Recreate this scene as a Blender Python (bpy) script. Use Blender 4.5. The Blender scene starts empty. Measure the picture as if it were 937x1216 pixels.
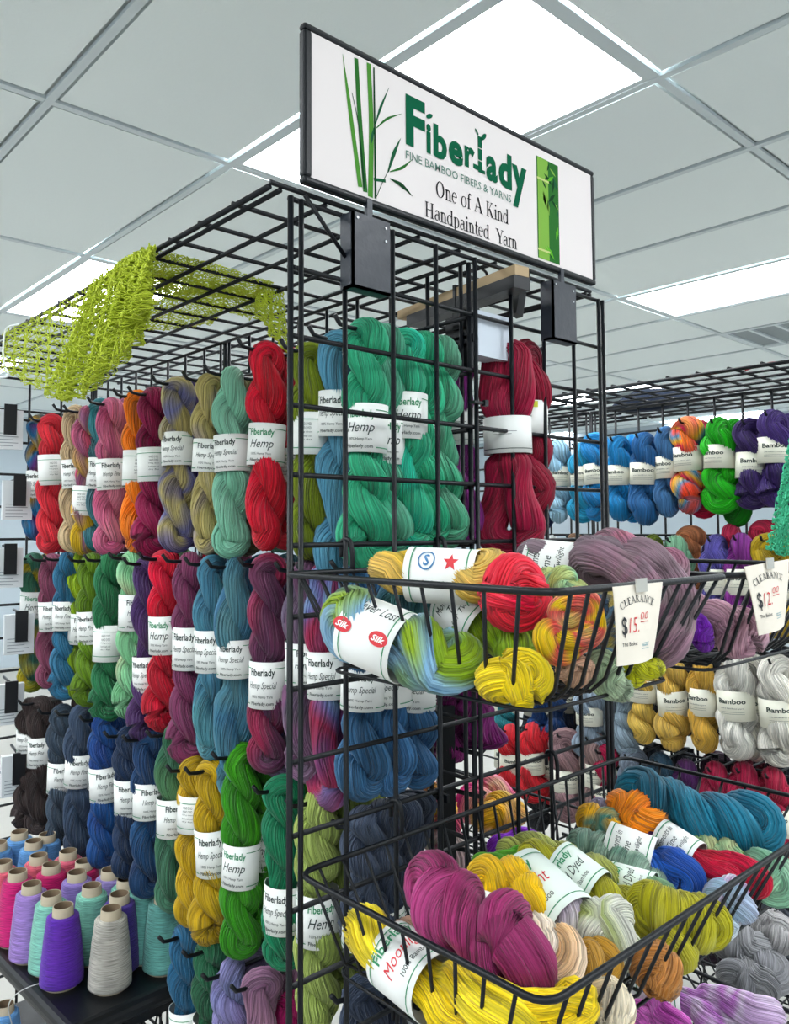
import bpy, math, random
import numpy as np
from mathutils import Vector, Matrix, Euler
random.seed(7); RNG = np.random.default_rng(7)
SC = bpy.context.scene; COL = SC.collection
PI = math.pi; S = 0.0762            # three inch grid pitch of the gridwall
# ------------------------------------------------------------------ camera, world, exposure
CAM = np.array([-0.5073, -0.6912, 1.4669]); FPX = 949.5; CX = 430.9; CY = 568.6
YAW, PITCH, ROLL = 0.7231, 0.0622, -0.0037
def cam_axes():
    cy, sy, cp, sp = math.cos(YAW), math.sin(YAW), math.cos(PITCH), math.sin(PITCH)
    f = np.array([sy*cp, cy*cp, sp]); r = np.array([cy, -sy, 0.]); u = np.cross(r, f)
    c, s = math.cos(ROLL), math.sin(ROLL)
    return c*r+s*u, -s*r+c*u, f
CR, CU, CF = cam_axes()
cd = bpy.data.cameras.new('camera'); cam = bpy.data.objects.new('camera', cd); COL.objects.link(cam)
cam.matrix_world = Matrix(((CR[0], CU[0], -CF[0], CAM[0]), (CR[1], CU[1], -CF[1], CAM[1]), (CR[2], CU[2], -CF[2], CAM[2]), (0, 0, 0, 1)))
cd.sensor_fit = 'HORIZONTAL'; cd.sensor_width = 36; cd.lens = 36*FPX/937
cd.shift_x = (468.5-CX)/937; cd.shift_y = -(608-CY)/937; cd.clip_start = 0.02
SC.camera = cam
w = bpy.data.worlds.new('daylight'); SC.world = w; w.use_nodes = True
w.node_tree.nodes['Background'].inputs[0].default_value = (0.80, 0.92, 1.0, 1)
w.node_tree.nodes['Background'].inputs[1].default_value = 0.55
LAMP = 11.0
vs = SC.view_settings; vs.view_transform = 'Standard'; vs.look = 'None'; vs.gamma = 1; vs.use_curve_mapping = False
vs.exposure = 0.5
SC.cycles.max_bounces = 6; SC.cycles.diffuse_bounces = 4; SC.cycles.use_denoising = True

# ------------------------------------------------------------------ pixel of the photo -> point in the shop
def ray(px, py): return CF + CR*((px-CX)/FPX) - CU*((py-CY)/FPX)
def pt(px, py, d): return CAM + ray(px, py)*d
def on_x(px, py, x): r = ray(px, py); return CAM + r*((x-CAM[0])/r[0])
def on_y(px, py, y): r = ray(px, py); return CAM + r*((y-CAM[1])/r[1])
def on_z(px, py, z): r = ray(px, py); return CAM + r*((z-CAM[2])/r[2])

# ------------------------------------------------------------------ materials
def lin(h):
    h = h.lstrip('#'); out = []
    for k in (0, 2, 4):
        c = int(h[k:k+2], 16)/255; out.append(c/12.92 if c <= .04045 else ((c+.055)/1.055)**2.4)
    return (*out, 1)
MATS = {}
def flat(name, col, rough=.6, metal=0, emit=0, bump=0, bscale=200, spec=.5):
    if name in MATS: return MATS[name]
    m = bpy.data.materials.new(name); m.use_nodes = True; nt = m.node_tree; b = nt.nodes['Principled BSDF']
    c = lin(col); b.inputs['Base Color'].default_value = c; b.inputs['Roughness'].default_value = rough
    b.inputs['Metallic'].default_value = metal; b.inputs['Specular IOR Level'].default_value = spec
    if emit:
        b.inputs['Emission Color'].default_value = c; b.inputs['Emission Strength'].default_value = emit
    n = nt.nodes.new('ShaderNodeTexNoise'); n.inputs['Scale'].default_value = bscale; n.inputs['Detail'].default_value = 3
    tc = nt.nodes.new('ShaderNodeTexCoord'); nt.links.new(tc.outputs['Object'], n.inputs['Vector'])
    mx = nt.nodes.new('ShaderNodeMapRange'); mx.inputs[3].default_value = rough*.85; mx.inputs[4].default_value = min(1, rough*1.15)
    nt.links.new(n.outputs['Fac'], mx.inputs[0]); nt.links.new(mx.outputs[0], b.inputs['Roughness'])
    if bump:
        bp = nt.nodes.new('ShaderNodeBump'); bp.inputs['Strength'].default_value = bump; bp.inputs['Distance'].default_value = .002
        nt.links.new(n.outputs['Fac'], bp.inputs['Height']); nt.links.new(bp.outputs[0], b.inputs['Normal'])
    MATS[name] = m; return m
YN = [0]
def yarn(cols, sections=6.0, strands=34, sharp=False, rough=.62):
    """yarn: dyed sections run along each strand (u), single strands across it (v)"""
    if isinstance(cols, str): cols = cols.split()
    key = ('yarn', tuple(cols), sections, strands, sharp)
    if key in MATS: return MATS[key]
    YN[0] = sum(ord(ch)*(i+3) for i, ch in enumerate(''.join(cols))) % 97
    m = bpy.data.materials.new('dyed_yarn'); m.use_nodes = True; nt = m.node_tree; b = nt.nodes['Principled BSDF']; L = nt.links.new
    tc = nt.nodes.new('ShaderNodeTexCoord')
    def noise(sx, sy, det=2., dist=0.):
        mp = nt.nodes.new('ShaderNodeMapping'); mp.inputs['Scale'].default_value = (sx, sy, 1)
        mp.inputs['Location'].default_value = (YN[0]*3.7 % 17, YN[0]*1.3 % 11, 0)
        L(tc.outputs['UV'], mp.inputs['Vector']); n = nt.nodes.new('ShaderNodeTexNoise'); n.noise_dimensions = '2D'
        n.inputs['Scale'].default_value = 1; n.inputs['Detail'].default_value = det; n.inputs['Distortion'].default_value = dist
        L(mp.outputs[0], n.inputs['Vector']); return n.outputs['Fac']
    fine = noise(7, strands*2.4, 2.0, .3); wide = noise(sections*1.5, .9, 2.)
    cr = nt.nodes.new('ShaderNodeValToRGB'); e = cr.color_ramp
    n = len(cols)
    if n == 1:
        c = lin(cols[0]); cc = [tuple(x*.8 for x in c[:3])+(1,), c, tuple(min(1, x*1.14+.01) for x in c[:3])+(1,)]; n = 3
    else: cc = [lin(c) for c in cols]
    def vivid(c):
        g_ = .3*c[0]+.6*c[1]+.1*c[2]; return tuple(max(0, g_+(x-g_)*1.18) for x in c[:3])+(1,)
    cc = [vivid(c) for c in cc]
    lo, hi = .33, .67
    while len(e.elements) < n: e.elements.new(.5)
    for k in range(n):
        e.elements[k].position = lo+(hi-lo)*k/max(1, n-1); e.elements[k].color = cc[k]
    if sharp: e.interpolation = 'EASE'
    L(wide, cr.inputs[0])
    mr = nt.nodes.new('ShaderNodeMapRange'); mr.inputs[1].default_value = .3; mr.inputs[2].default_value = .7
    mr.inputs[3].default_value = .50; mr.inputs[4].default_value = 1.30
    L(fine, mr.inputs[0])
    mul = nt.nodes.new('ShaderNodeVectorMath'); mul.operation = 'SCALE'
    L(cr.outputs[0], mul.inputs[0]); L(mr.outputs[0], mul.inputs['Scale']); L(mul.outputs[0], b.inputs['Base Color'])
    bp = nt.nodes.new('ShaderNodeBump'); bp.inputs['Strength'].default_value = .8; bp.inputs['Distance'].default_value = .0016
    L(fine, bp.inputs['Height']); L(bp.outputs[0], b.inputs['Normal'])
    b.inputs['Roughness'].default_value = rough; b.inputs['Specular IOR Level'].default_value = .32
    b.inputs['Sheen Weight'].default_value = .12
    MATS[key] = m; return m
BLACK = flat('black_enamel', '#0b0f14', .42, 0, 0, .15, 300, .32)
PLASTIC = flat('black_plastic', '#0a0d12', .4, spec=.4)
PAPER = flat('label_paper', '#f1f2ee', .7, 0, 0, .08, 500)
CREAM = flat('cream_label_paper', '#e9e7d6', .7)
MINT = flat('mint_white_label_paper', '#e4f0e6', .7)
INK = flat('dark_ink', '#20302c', .7); GREEN = flat('green_ink', '#2f8a5c', .7); RED = flat('red_ink', '#d2343c', .7)
BLUE = flat('blue_ink', '#3f78a8', .7); YEL = flat('yellow_ink', '#d8dc3c', .7)

# ------------------------------------------------------------------ mesh helpers
def mesh(name, V, F, mats, mi=None, uv=None, smooth=True):
    me = bpy.data.meshes.new(name); V = np.asarray(V, np.float32)
    if isinstance(F, np.ndarray):
        n, k = F.shape; fl = F.astype(np.int32).ravel(); st = np.arange(0, n*k, k, dtype=np.int32); tot = np.full(n, k, np.int32)
    else:
        n = len(F); tot = np.array([len(f) for f in F], np.int32); st = np.concatenate(([0], np.cumsum(tot)[:-1])).astype(np.int32)
        fl = np.array([i for f in F for i in f], np.int32)
    me.vertices.add(len(V)); me.vertices.foreach_set('co', V.ravel())
    me.loops.add(len(fl)); me.loops.foreach_set('vertex_index', fl)
    me.polygons.add(n); me.polygons.foreach_set('loop_start', st); me.polygons.foreach_set('loop_total', tot)
    me.polygons.foreach_set('use_smooth', np.full(n, smooth))
    for m in mats: me.materials.append(m)
    if mi is not None: me.polygons.foreach_set('material_index', np.asarray(mi, np.int32))
    if uv is not None:
        u = me.uv_layers.new(name='UVMap'); u.data.foreach_set('uv', np.asarray(uv, np.float32).ravel())
    me.update(calc_edges=True); me.validate(); return me
def link(name, me, parent=None, loc=(0, 0, 0), rot=None):
    o = bpy.data.objects.new(name, me); COL.objects.link(o); o.location = tuple(float(x) for x in loc)
    if rot is not None: o.rotation_euler = rot
    if parent is not None: o.parent = parent
    return o
LABELS = {}
def tag(o, label, cat, group=None):
    if LABELS.get(label) is not None and group is None: print('DUPLICATE LABEL', label)
    LABELS[label] = 1
    n = len(label.split())
    if n < 4 or n > 16: print('LABEL LENGTH', n, label)
    o['label'] = label; o['category'] = cat
    if group: o['group'] = group
    return o
def thing(name, label, cat, loc=(0, 0, 0), rot=None, group=None):
    o = bpy.data.objects.new(name, None); COL.objects.link(o); o.location = tuple(float(x) for x in loc); o.empty_display_size = .02
    if rot is not None: o.rotation_euler = rot
    return tag(o, label, cat, group)
def struct(o): o['kind'] = 'structure'; return o
class MB:
    """collects shapes of several materials into one mesh"""
    def __init__(s): s.V = []; s.F = []; s.M = []
    def add(s, V, F, m=0):
        b = len(s.V); s.V += [tuple(map(float, v)) for v in V]; s.F += [[i+b for i in f] for f in F]; s.M += [m]*len(F); return s
    def box(s, lo, hi, m=0):
        x0, y0, z0 = lo; x1, y1, z1 = hi
        V = [(x, y, z) for z in (z0, z1) for y in (y0, y1) for x in (x0, x1)]
        return s.add(V, [(0, 2, 3, 1), (4, 5, 7, 6), (0, 1, 5, 4), (2, 6, 7, 3), (0, 4, 6, 2), (1, 3, 7, 5)], m)
    def tube(s, P, r, n=8, closed=False, m=0):
        V, F, _ = tube(P, r, n, closed); b = len(s.V); s.add(V, F.tolist(), m)
        if not closed: s.F += [[b+i for i in range(n)][::-1], [b+(len(P)-1)*n+i for i in range(n)]]; s.M += [m, m]
        return s
    def build(s, name, mats, smooth=False): return mesh(name, s.V, s.F, mats, s.M, None, smooth)
def frames(P, closed=False):
    P = np.asarray(P, float); n = len(P)
    if closed: T = np.roll(P, -1, 0)-np.roll(P, 1, 0)
    else: T = np.gradient(P, axis=0)
    T /= np.linalg.norm(T, axis=1)[:, None]+1e-12
    N = np.zeros_like(P); a = np.array([0, 0, 1.]) if abs(T[0, 2]) < .8 else np.array([1., 0, 0])
    v = a-T[0]*(a@T[0]); N[0] = v/np.linalg.norm(v)
    for i in range(1, n):
        v = N[i-1]-T[i]*(N[i-1]@T[i]); N[i] = v/(np.linalg.norm(v)+1e-12)
    if closed:
        v = N[-1]-T[0]*(N[-1]@T[0]); v /= np.linalg.norm(v); B0 = np.cross(T[0], N[0])
        ang = -math.atan2(v@B0, v@N[0]); B = np.cross(T, N); t = (np.arange(n)/n*ang)[:, None]
        N = N*np.cos(t)+B*np.sin(t)
    return T, N, np.cross(T, N)
def tube(P, R, m=8, closed=False, own=0., ridge=0., ulen=1.):
    P = np.asarray(P, float); n = len(P); T, N, B = frames(P, closed)
    R = np.broadcast_to(np.asarray(R, float), (n,))
    k = np.arange(m); ph = 2*PI*k/m
    ang = ph[None, :]+own*np.arange(n)[:, None]/n
    rad = R[:, None]*(1+ridge*np.where(k % 2 == 0, 1, -1)[None, :])
    V = P[:, None, :]+rad[:, :, None]*(np.cos(ang)[:, :, None]*N[:, None, :]+np.sin(ang)[:, :, None]*B[:, None, :])
    nn = n if closed else n-1
    i = np.arange(nn)[:, None]; j = k[None, :]; i2 = (i+1) % n; j2 = (j+1) % m
    F = np.stack([i*m+j, i*m+j2, i2*m+j2, i2*m+j], -1).reshape(-1, 4)
    u0 = np.broadcast_to(i/n*ulen, (nn, m)); u1 = np.broadcast_to((i+1)/n*ulen, (nn, m)); v0 = np.broadcast_to(j/m, (nn, m)); v1 = np.broadcast_to((j+1)/m, (nn, m))
    UV = np.stack([np.stack([u0, v0], -1), np.stack([u0, v1], -1), np.stack([u1, v1], -1), np.stack([u1, v0], -1)], 2).reshape(-1, 2)
    return V.reshape(-1, 3), F, UV
def smooth_path(P, n=40):
    P = np.asarray(P, float)
    if len(P) == 2: return P[0]+(P[1]-P[0])*np.linspace(0, 1, n)[:, None]
    Q = np.vstack([2*P[0]-P[1], P, 2*P[-1]-P[-2]]); out = []; k = len(P)-1
    for t in np.linspace(0, k-1e-6, n):
        i = int(t); f = t-i; a, b, c, d = Q[i:i+4]
        out.append(.5*(2*b+(c-a)*f+(2*a-5*b+4*c-d)*f*f+(3*b-a-3*c+d)*f**3))
    return np.array(out)
# ------------------------------------------------------------------ lettering
FC = {}
def letters(s, size=1., bold=0., shear=0., res=2):
    k = (s, bold, shear, res)
    if k not in FC:
        c = bpy.data.curves.new('t', 'FONT'); c.body = s; c.size = 1; c.offset = bold; c.shear = shear; c.resolution_u = res; c.fill_mode = 'FRONT'
        o = bpy.data.objects.new('t', c); COL.objects.link(o); dg = bpy.context.evaluated_depsgraph_get(); me = o.evaluated_get(dg).to_mesh()
        V = np.array([v.co[:2] for v in me.vertices]); F = [list(p.vertices) for p in me.polygons]
        o.evaluated_get(dg).to_mesh_clear(); bpy.data.objects.remove(o); bpy.data.curves.remove(c)
        FC[k] = (V, F)
    V, F = FC[k]; return V*size, F
def fit(V, x, y, w=None, h=None, mid=False):
    """puts lettering with its lower left corner (or centre) at x, y and scales it to width w (and height h)"""
    lo, hi = V.min(0), V.max(0); sx = w/(hi[0]-lo[0]) if w else None; sy = h/(hi[1]-lo[1]) if h else None
    sx = sx or sy; sy = sy or sx; V = (V-lo)*[sx, sy]
    if mid: V = V-[(hi[0]-lo[0])*sx/2, (hi[1]-lo[1])*sy/2]
    return V+[x, y]
def oval(cx, cy, rx, ry, a0=0, a1=360, tv=.1, th=.1, n=20):
    a = np.radians(np.linspace(a0, a1, n)); V = [(cx+rx*math.cos(t), cy+ry*math.sin(t)) for t in a]+[(cx+(rx-tv)*math.cos(t), cy+(ry-th)*math.sin(t)) for t in a]
    return V, [[i, i+1, n+i+1, n+i] for i in range(n-1)]
def quad(*p): return list(p), [[0, 1, 2, 3]]
def rect(x0, y0, x1, y1): return quad((x0, y0), (x1, y0), (x1, y1), (x0, y1))
SERIF = [.13, .045]
def serif_glyph(c):
    """book-face capitals and small letters drawn from stems, bowls and thin serifs; returns shapes and advance"""
    W, T = SERIF; X = .68; sh = []
    st = lambda x, y0, y1, b=1, t=1: (sh.append(rect(x, y0, x+W, y1)), b and sh.append(rect(x-.09, y0, x+W+.09, y0+T)), t == 2 and sh.append(rect(x-.09, y1-T, x+W+.09, y1)), t == 1 and sh.append(quad((x-.1, y1-.07), (x+.02, y1-.1), (x+.02, y1), (x, y1))))
    dg = lambda x0, y0, x1, y1, ww: sh.append(quad((x0, y0), (x0+ww, y0), (x1+ww, y1), (x1, y1)))
    hb = lambda x0, x1, y, t=T: sh.append(rect(x0, y, x1, y+t))
    if c == 'O': sh.append(oval(.42, .5, .42, .52, tv=.15, th=.04, n=28)); a = .95
    elif c == 'C': sh.append(oval(.42, .5, .42, .52, 40, 320, .15, .045, 24)); sh.append(rect(.7, .68, .75, 1)); a = .88
    elif c == 'L': st(.1, 0, 1, 1, 2); hb(.1, .68, 0); sh.append(rect(.63, 0, .68, .28)); a = .78
    elif c == 'E': st(.1, 0, 1, 1, 2); hb(.1, .66, 0); hb(.1, .64, 1-T); hb(.2, .5, .5); sh.append(rect(.62, 0, .67, .26)); sh.append(rect(.6, .76, .65, 1)); a = .78
    elif c == 'A': dg(.04, 0, .4, 1, .06); dg(.7, 0, .33, 1, .16); hb(.2, .66, .33); hb(-.06, .2, 0); hb(.6, .95, 0); a = .96
    elif c == 'R': st(.1, 0, 1, 1, 2); sh.append(oval(.3, .75, .34, .25, -90, 90, .14, .045, 14)); hb(.2, .32, .5); dg(.62, 0, .34, .52, .17); hb(.6, .86, 0); a = .88
    elif c == 'N': st(.1, 0, 1, 1, 2); sh[-3:] = []; sh.append(rect(.12, 0, .18, 1)); dg(.62, 0, .12, 1, .15); sh.append(rect(.72, 0, .78, 1)); hb(.02, .28, 0); hb(.62, .88, 1-T); a = .92
    elif c == 'K': st(.1, 0, 1, 1, 2); dg(.22, .42, .6, 1, .06); dg(.62, 0, .3, .56, .17); hb(.55, .88, 0); hb(.5, .8, 1-T); a = .92
    elif c == 'H': st(.1, 0, 1, 1, 2); st(.65, 0, 1, 1, 2); hb(.2, .7, .5); a = .96
    elif c == 'Y': dg(.4, .42, .04, 1, .16); dg(.46, .42, .72, 1, .06); sh.append(rect(.4, 0, .4+W, .47)); hb(.3, .64, 0); hb(-.06, .3, 1-T); hb(.62, .88, 1-T); a = .86
    elif c in 'nr': 
        st(.08, 0, X); a = .44
        if c == 'n': sh.append(oval(.3, X-.26, .24, .27, 0, 150, .12, .07, 12)); st(.42, 0, X-.24, 1, 0); a = .68
        else: sh.append(oval(.33, X-.2, .2, .2, 50, 160, .1, .08, 8))
    elif c == 'e': sh.append(oval(.27, X/2, .27, X/2+.02, 10, 315, .11, .05, 20)); hb(.08, .52, X*.55); a = .6
    elif c == 'o': sh.append(oval(.3, X/2, .3, X/2+.02, tv=.12, th=.04, n=24)); a = .66
    elif c == 'f': st(.12, 0, .85, 1, 0); sh.append(oval(.3, .82, .18, .22, 30, 180, .12, .06, 10)); hb(.0, .4, X-T); a = .42
    elif c == 'i': st(.1, 0, X); sh.append(oval(.165, .93, .085, .085, tv=.085, th=.085, n=12)); a = .36
    elif c == 'd': sh.append(oval(.28, X/2, .28, X/2+.01, 40, 320, .12, .045, 18)); st(.44, 0, 1.02, 1); a = .7
    elif c == 'a': sh.append(oval(.22, .2, .22, .21, 70, 300, .12, .06, 14)); sh.append(oval(.26, X-.2, .22, .21, 0, 160, .12, .05, 12)); sh.append(rect(.36, .08, .48, X-.18)); hb(.2, .4, .37); hb(.4, .6, 0); a = .6
    elif c == 'p': st(.08, -.3, X); sh.append(oval(.32, X/2, .28, X/2+.01, -140, 140, .12, .045, 18)); a = .68
    elif c == 't': st(.12, .06, .9, 0, 0); hb(.0, .38, X-T); sh.append(oval(.3, .14, .18, .15, 180, 320, .12, .05, 8)); a = .4
    else: a = .38
    return sh, a
def serif(s, arch=0.):
    """one line of book face, baseline 0, cap height 1; arch bends it upwards"""
    V = []; F = []; x = 0
    tot = sum(serif_glyph(c)[1] for c in s)
    for c in s:
        sh, a = serif_glyph(c); 
        for v, f in sh:
            b = len(V)
            for p in v:
                q = (x+p[0], p[1])
                if arch:
                    R = tot/arch; t = (x+a/2-tot/2)/R; dx = p[0]-a/2
                    cx, cy = (R)*math.sin(t), R*math.cos(t)-R
                    q = (cx+dx*math.cos(t)+p[1]*math.sin(t), cy-dx*math.sin(t)+p[1]*math.cos(t))
                V.append(q)
            F += [[i+b for i in ff] for ff in f]
        x += a
    return np.array(V), F
def wrap(V2, R, z0, off=.0005):
    """lettering laid around a band of radius R whose face looks along local -Y"""
    a = V2[:, 0]/R-PI/2; r = R+off
    return np.stack([r*np.cos(a), r*np.sin(a), V2[:, 1]+z0], 1)

# ------------------------------------------------------------------ the skeins
def hank_mesh(name, L, a, r, turns, th0, tl=None, seed=0, ctrl=None, ring=48, ridge=.008, bulge=.0, n=46, squash=.26, topopen=0., hl=.09, fibres=42):
    """a twisted hank: one closed bundle folded to two plies that wind about each other; hangs from 0 down to -L, or lies along ctrl"""
    g = np.random.default_rng(seed)
    t = np.linspace(0, 1, n); ga = np.exp(-((t-(tl if tl is not None else 9))/(hl*1.45))**6)
    rr = r*(1-squash*ga)*(1+(1-ga)*.10*np.sin(2*PI*(t*g.uniform(1.5, 3)+g.random())))
    aa = a*(1-.45*ga)*(1+bulge*np.exp(-((t-1)/.16)**2)+topopen*np.exp(-(t/.12)**2)); zt = -(a+r); zb = -L+(a+r)
    wob = .35*np.sin(2*PI*(t*1.3+g.random()))
    th = th0+2*PI*turns*t+wob
    z = zt+(zb-zt)*t
    p1 = np.stack([aa*np.cos(th), aa*np.sin(th), z], 1); p2 = np.stack([-aa*np.cos(th), -aa*np.sin(th), z], 1)
    def arc(e, ar, z0, sgn, k=7):
        f = np.linspace(0, PI, k+2)[1:-1]
        return np.stack([ar*np.cos(f)*e[0], ar*np.cos(f)*e[1], z0+sgn*ar*np.sin(f)], 1)
    top = arc((math.cos(th[0]), math.sin(th[0])), aa[0], zt, 1); bot = arc((-math.cos(th[-1]), -math.sin(th[-1])), aa[-1], zb, -1)
    P = np.vstack([p1[::-1], top, p2, bot]); k = len(top)
    R = np.concatenate([rr[::-1], np.full(k, rr[0]), rr, np.full(k, rr[-1])])
    if ctrl is not None:
        Cc = smooth_path(ctrl, 60); d = np.concatenate(([0], np.cumsum(np.linalg.norm(np.diff(Cc, axis=0), axis=1)))); T, N, B = frames(Cc)
        s = -P[:, 2]*(d[-1]/L); sc = np.clip(s, 0, d[-1])
        ip = lambda A: np.stack([np.interp(sc, d, A[:, q]) for q in range(3)], 1)
        Tn = ip(T); P = ip(Cc)+ip(N)*P[:, :1]+ip(B)*P[:, 1:2]+Tn*(s-sc)[:, None]
    own = turns*2*PI*1.7
    V, F, UV = tube(P, R*.955, 24, True, own=own, ulen=1.)
    # the single strands that make up the bundle, each a thin tube on its surface
    T, N, B = frames(P, True); n_ = len(P); k_ = np.arange(fibres)[:, None]; u_ = np.arange(n_)[None, :]/n_
    wand = (g.normal(0, .55, (fibres, 1))*np.sin(2*PI*(u_*g.integers(1, 4, (fibres, 1))+g.random((fibres, 1))))+g.normal(0, .35, (fibres, 1))*np.sin(2*PI*(u_*g.integers(4, 9, (fibres, 1))+g.random((fibres, 1)))))
    ph = 2*PI*(k_+wand)/fibres+own*u_
    lift = 1+.030*np.sin(2*PI*(u_*g.integers(2, 6, (fibres, 1))+g.random((fibres, 1))))+g.normal(0, .012, (fibres, 1))
    d_ = np.cos(ph)[:, :, None]*N[None]+np.sin(ph)[:, :, None]*B[None]; e_ = np.cross(T[None], d_)
    c_ = P[None]+(R[None, :]*(.955*lift))[:, :, None]*d_; fr_ = (PI*R/fibres*1.12)[None, :, None]
    rings = np.stack([c_+fr_*(math.cos(q)*d_+math.sin(q)*e_) for q in (0, 2*PI/3, 4*PI/3)], 2)      # fibres, n, 3 corners
    i_ = np.arange(n_); i2 = (i_+1) % n_; base = len(V)+np.arange(fibres)[:, None, None]*n_*3
    FF = np.stack([np.stack([base[:, :, 0]+i_[None]*3+q, base[:, :, 0]+i_[None]*3+(q+1) % 3, base[:, :, 0]+i2[None]*3+(q+1) % 3, base[:, :, 0]+i2[None]*3+q], -1) for q in range(3)], 2).reshape(-1, 4)
    ua = np.broadcast_to(i_/n_, (fibres, n_)); ub = ua+1/n_; vv = np.broadcast_to((k_+.5)/fibres, (fibres, n_))
    fu = np.stack([np.stack([ua, vv], -1), np.stack([ua, vv], -1), np.stack([ub, vv], -1), np.stack([ub, vv], -1)], 2)
    FUV = np.repeat(fu[:, :, None], 3, 2).reshape(-1, 2)
    V = np.vstack([V, rings.reshape(-1, 3)]); F = np.vstack([F, FF]); UV = np.vstack([UV, FUV])
    return mesh(name, V, F, [yarn('808080')], None, UV)
def band_mesh(name, R, h, kind, paper=PAPER, rev=1):
    """paper band: front face on local -Y; slots paper, ink, green, red, blue, yellow"""
    b = MB(); n = 36
    a = np.linspace(0, 2*PI, n, endpoint=False); V = []
    for z, rd in ((-h/2, R-.0006), (-h/2, R), (h/2, R), (h/2, R-.0006)): V += [(rd*math.cos(t), rd*math.sin(t), z) for t in a]
    b.add(V, [[k*n+i, k*n+(i+1) % n, (k+1)*n+(i+1) % n, (k+1)*n+i] for k in range(3) for i in range(n)], 0)
    turn = kind in ('star', 'redlogo')
    def put(vf, m):
        V = np.asarray(vf[0], float)
        if turn and m in (1, 3, 4): V = np.stack([V[:, 1], -V[:, 0]], 1)
        b.add(wrap(V, R, 0, .0004+.00008*m), vf[1], m)
    def line(x0, x1, y, t, m):
        k = max(1, int(abs(x1-x0)/.006)); xs = np.linspace(x0, x1, k+1)
        put(([(x, y) for x in xs]+[(x, y+t) for x in xs], [[i, i+1, k+2+i, k+1+i] for i in range(k)]), m)
    def text(s, y, w, hh, m=1, **k): V, F = letters(s, 1, **k); put((fit(V, -w/2, y, w, hh), F), m)
    q = h/.055; W = R/.0275
    if kind in ('special', 'fine', 'hemp'):
        line(-PI*R*.97, -.019*W, h*.5-.008*q, .0011, 2); line(.019*W, PI*R*.97, h*.5-.008*q, .0011, 2)
        text('Fiberlady', .0085*q, .037*W, .0115*q, 2 if kind == 'hemp' else 1, bold=.02)
        if kind == 'hemp': text('Hemp', -.0085*q, .036*W, .0145*q, 1, shear=.35)
        else: text('Hemp Special' if kind == 'special' else 'Hemp Fine', -.006*q, (.043 if kind == 'special' else .034)*W, .0105*q, 1, shear=.35)
        text('100% Hemp Yarn', -.0155*q, .031*W, .0042*q, 1); text('Fiberlady.com', -.024*q, .034*W, .0050*q, 1, bold=.01)
        line(-PI*R*.97, -.021*W, -h*.5+.005*q, .0011, 2); line(.021*W, PI*R*.97, -h*.5+.005*q, .0011, 2)
    elif kind == 'back':
        line(-PI*R*.97, PI*R*.97, h*.5-.010*q, .0011, 2); line(-PI*R*.97, PI*R*.97, -h*.5+.008*q, .0011, 2)
        for y in (.010, .0045): text('HAND DYED', y*q, .016*W, .0036*q, 1)
        for i, y in enumerate((.000, -.005, -.010)): text(('100 g skein', 'hand wash cool', 'dry flat')[i], y*q, .018*W, .0026*q, 1)
    elif kind == 'bamboo':
        text('Bamboo', .004*q, .042*W, .0095*q, 1, bold=.03); text('pure bamboo yarn', -.006*q, .034*W, .0036*q, 1)
        for y in (-.011, -.0145): line(-.018*W, .018*W, y*q, .0006, 1)
    elif kind == 'blank':
        line(-PI*R*.97, PI*R*.97, -h*.5+.006*q, .0009, 1); line(-.012*W, .016*W, .004*q, .0006, 1); line(-.012*W, .010*W, 0, .0006, 1)
    elif kind == 'tag':
        line(-.02*W, .02*W, h*.5-.012*q, .010*q, 5); V, F = letters('Fiberlady', 1, bold=.03); put((fit(V, -.017*W, h*.5-.010*q, .034*W, .007*q), F), 2)
        line(-.015*W, .012*W, 0, .0008, 1); line(-.015*W, .005*W, -.004*q, .0006, 1)
    elif kind in ('moon', 'bambooyarn'):
        line(-PI*R*.97, PI*R*.97, h*.5-.006*q, .0012, 2); line(-PI*R*.97, PI*R*.97, -h*.5+.005*q, .0012, 2)
        text('Fiberlady', .009*q, .046*W, .0115*q, 2, bold=.02)
        text('Moonlight' if kind == 'moon' else 'Hand Dyed', -.008*q, .052*W, .014*q, 3 if kind == 'moon' else 1, shear=.3)
        text('100% Bamboo', -.016*q, .034*W, .005*q, 1)
    elif kind == 'star':
        line(-PI*R*.97, PI*R*.97, h*.5-.006*q, .0012, 2); line(-PI*R*.97, PI*R*.97, -h*.5+.005*q, .0012, 2)
        put(oval(-.012*W, .010*q, .0085*W, .0085*q, tv=.0014*W, th=.0014*q, n=24), 4); V, F = letters('S', 1, bold=.02); put((fit(V, -.012*W, .010*q, .006*W, .010*q, True), F), 4)
        s = [(.012*W+rd*W*math.sin(PI/5*k), .009*q+rd*q*math.cos(PI/5*k)) for k, rd in enumerate([.008, .0033]*5)]
        put((s+[(.012*W, .009*q)], [[k, (k+1) % 10, 10] for k in range(10)]), 3)
        text('Bamboo Sock', -.012*q, .03*W, .006*q, 1, shear=.2)
    elif kind == 'script':
        line(-PI*R*.97, PI*R*.97, h*.5-.006*q, .0012, 2); line(-PI*R*.97, PI*R*.97, -h*.5+.005*q, .0012, 2)
        text('Moments in', .010*q, .042*W, .008*q, 1, shear=.3); text('Time', -.002*q, .02*W, .008*q, 1, shear=.3); text('after Twilight', -.014*q, .046*W, .008*q, 1, shear=.3)
    elif kind == 'redlogo':
        line(-PI*R*.97, PI*R*.97, h*.5-.006*q, .0012, 2); line(-PI*R*.97, PI*R*.97, -h*.5+.005*q, .0012, 2)
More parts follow.
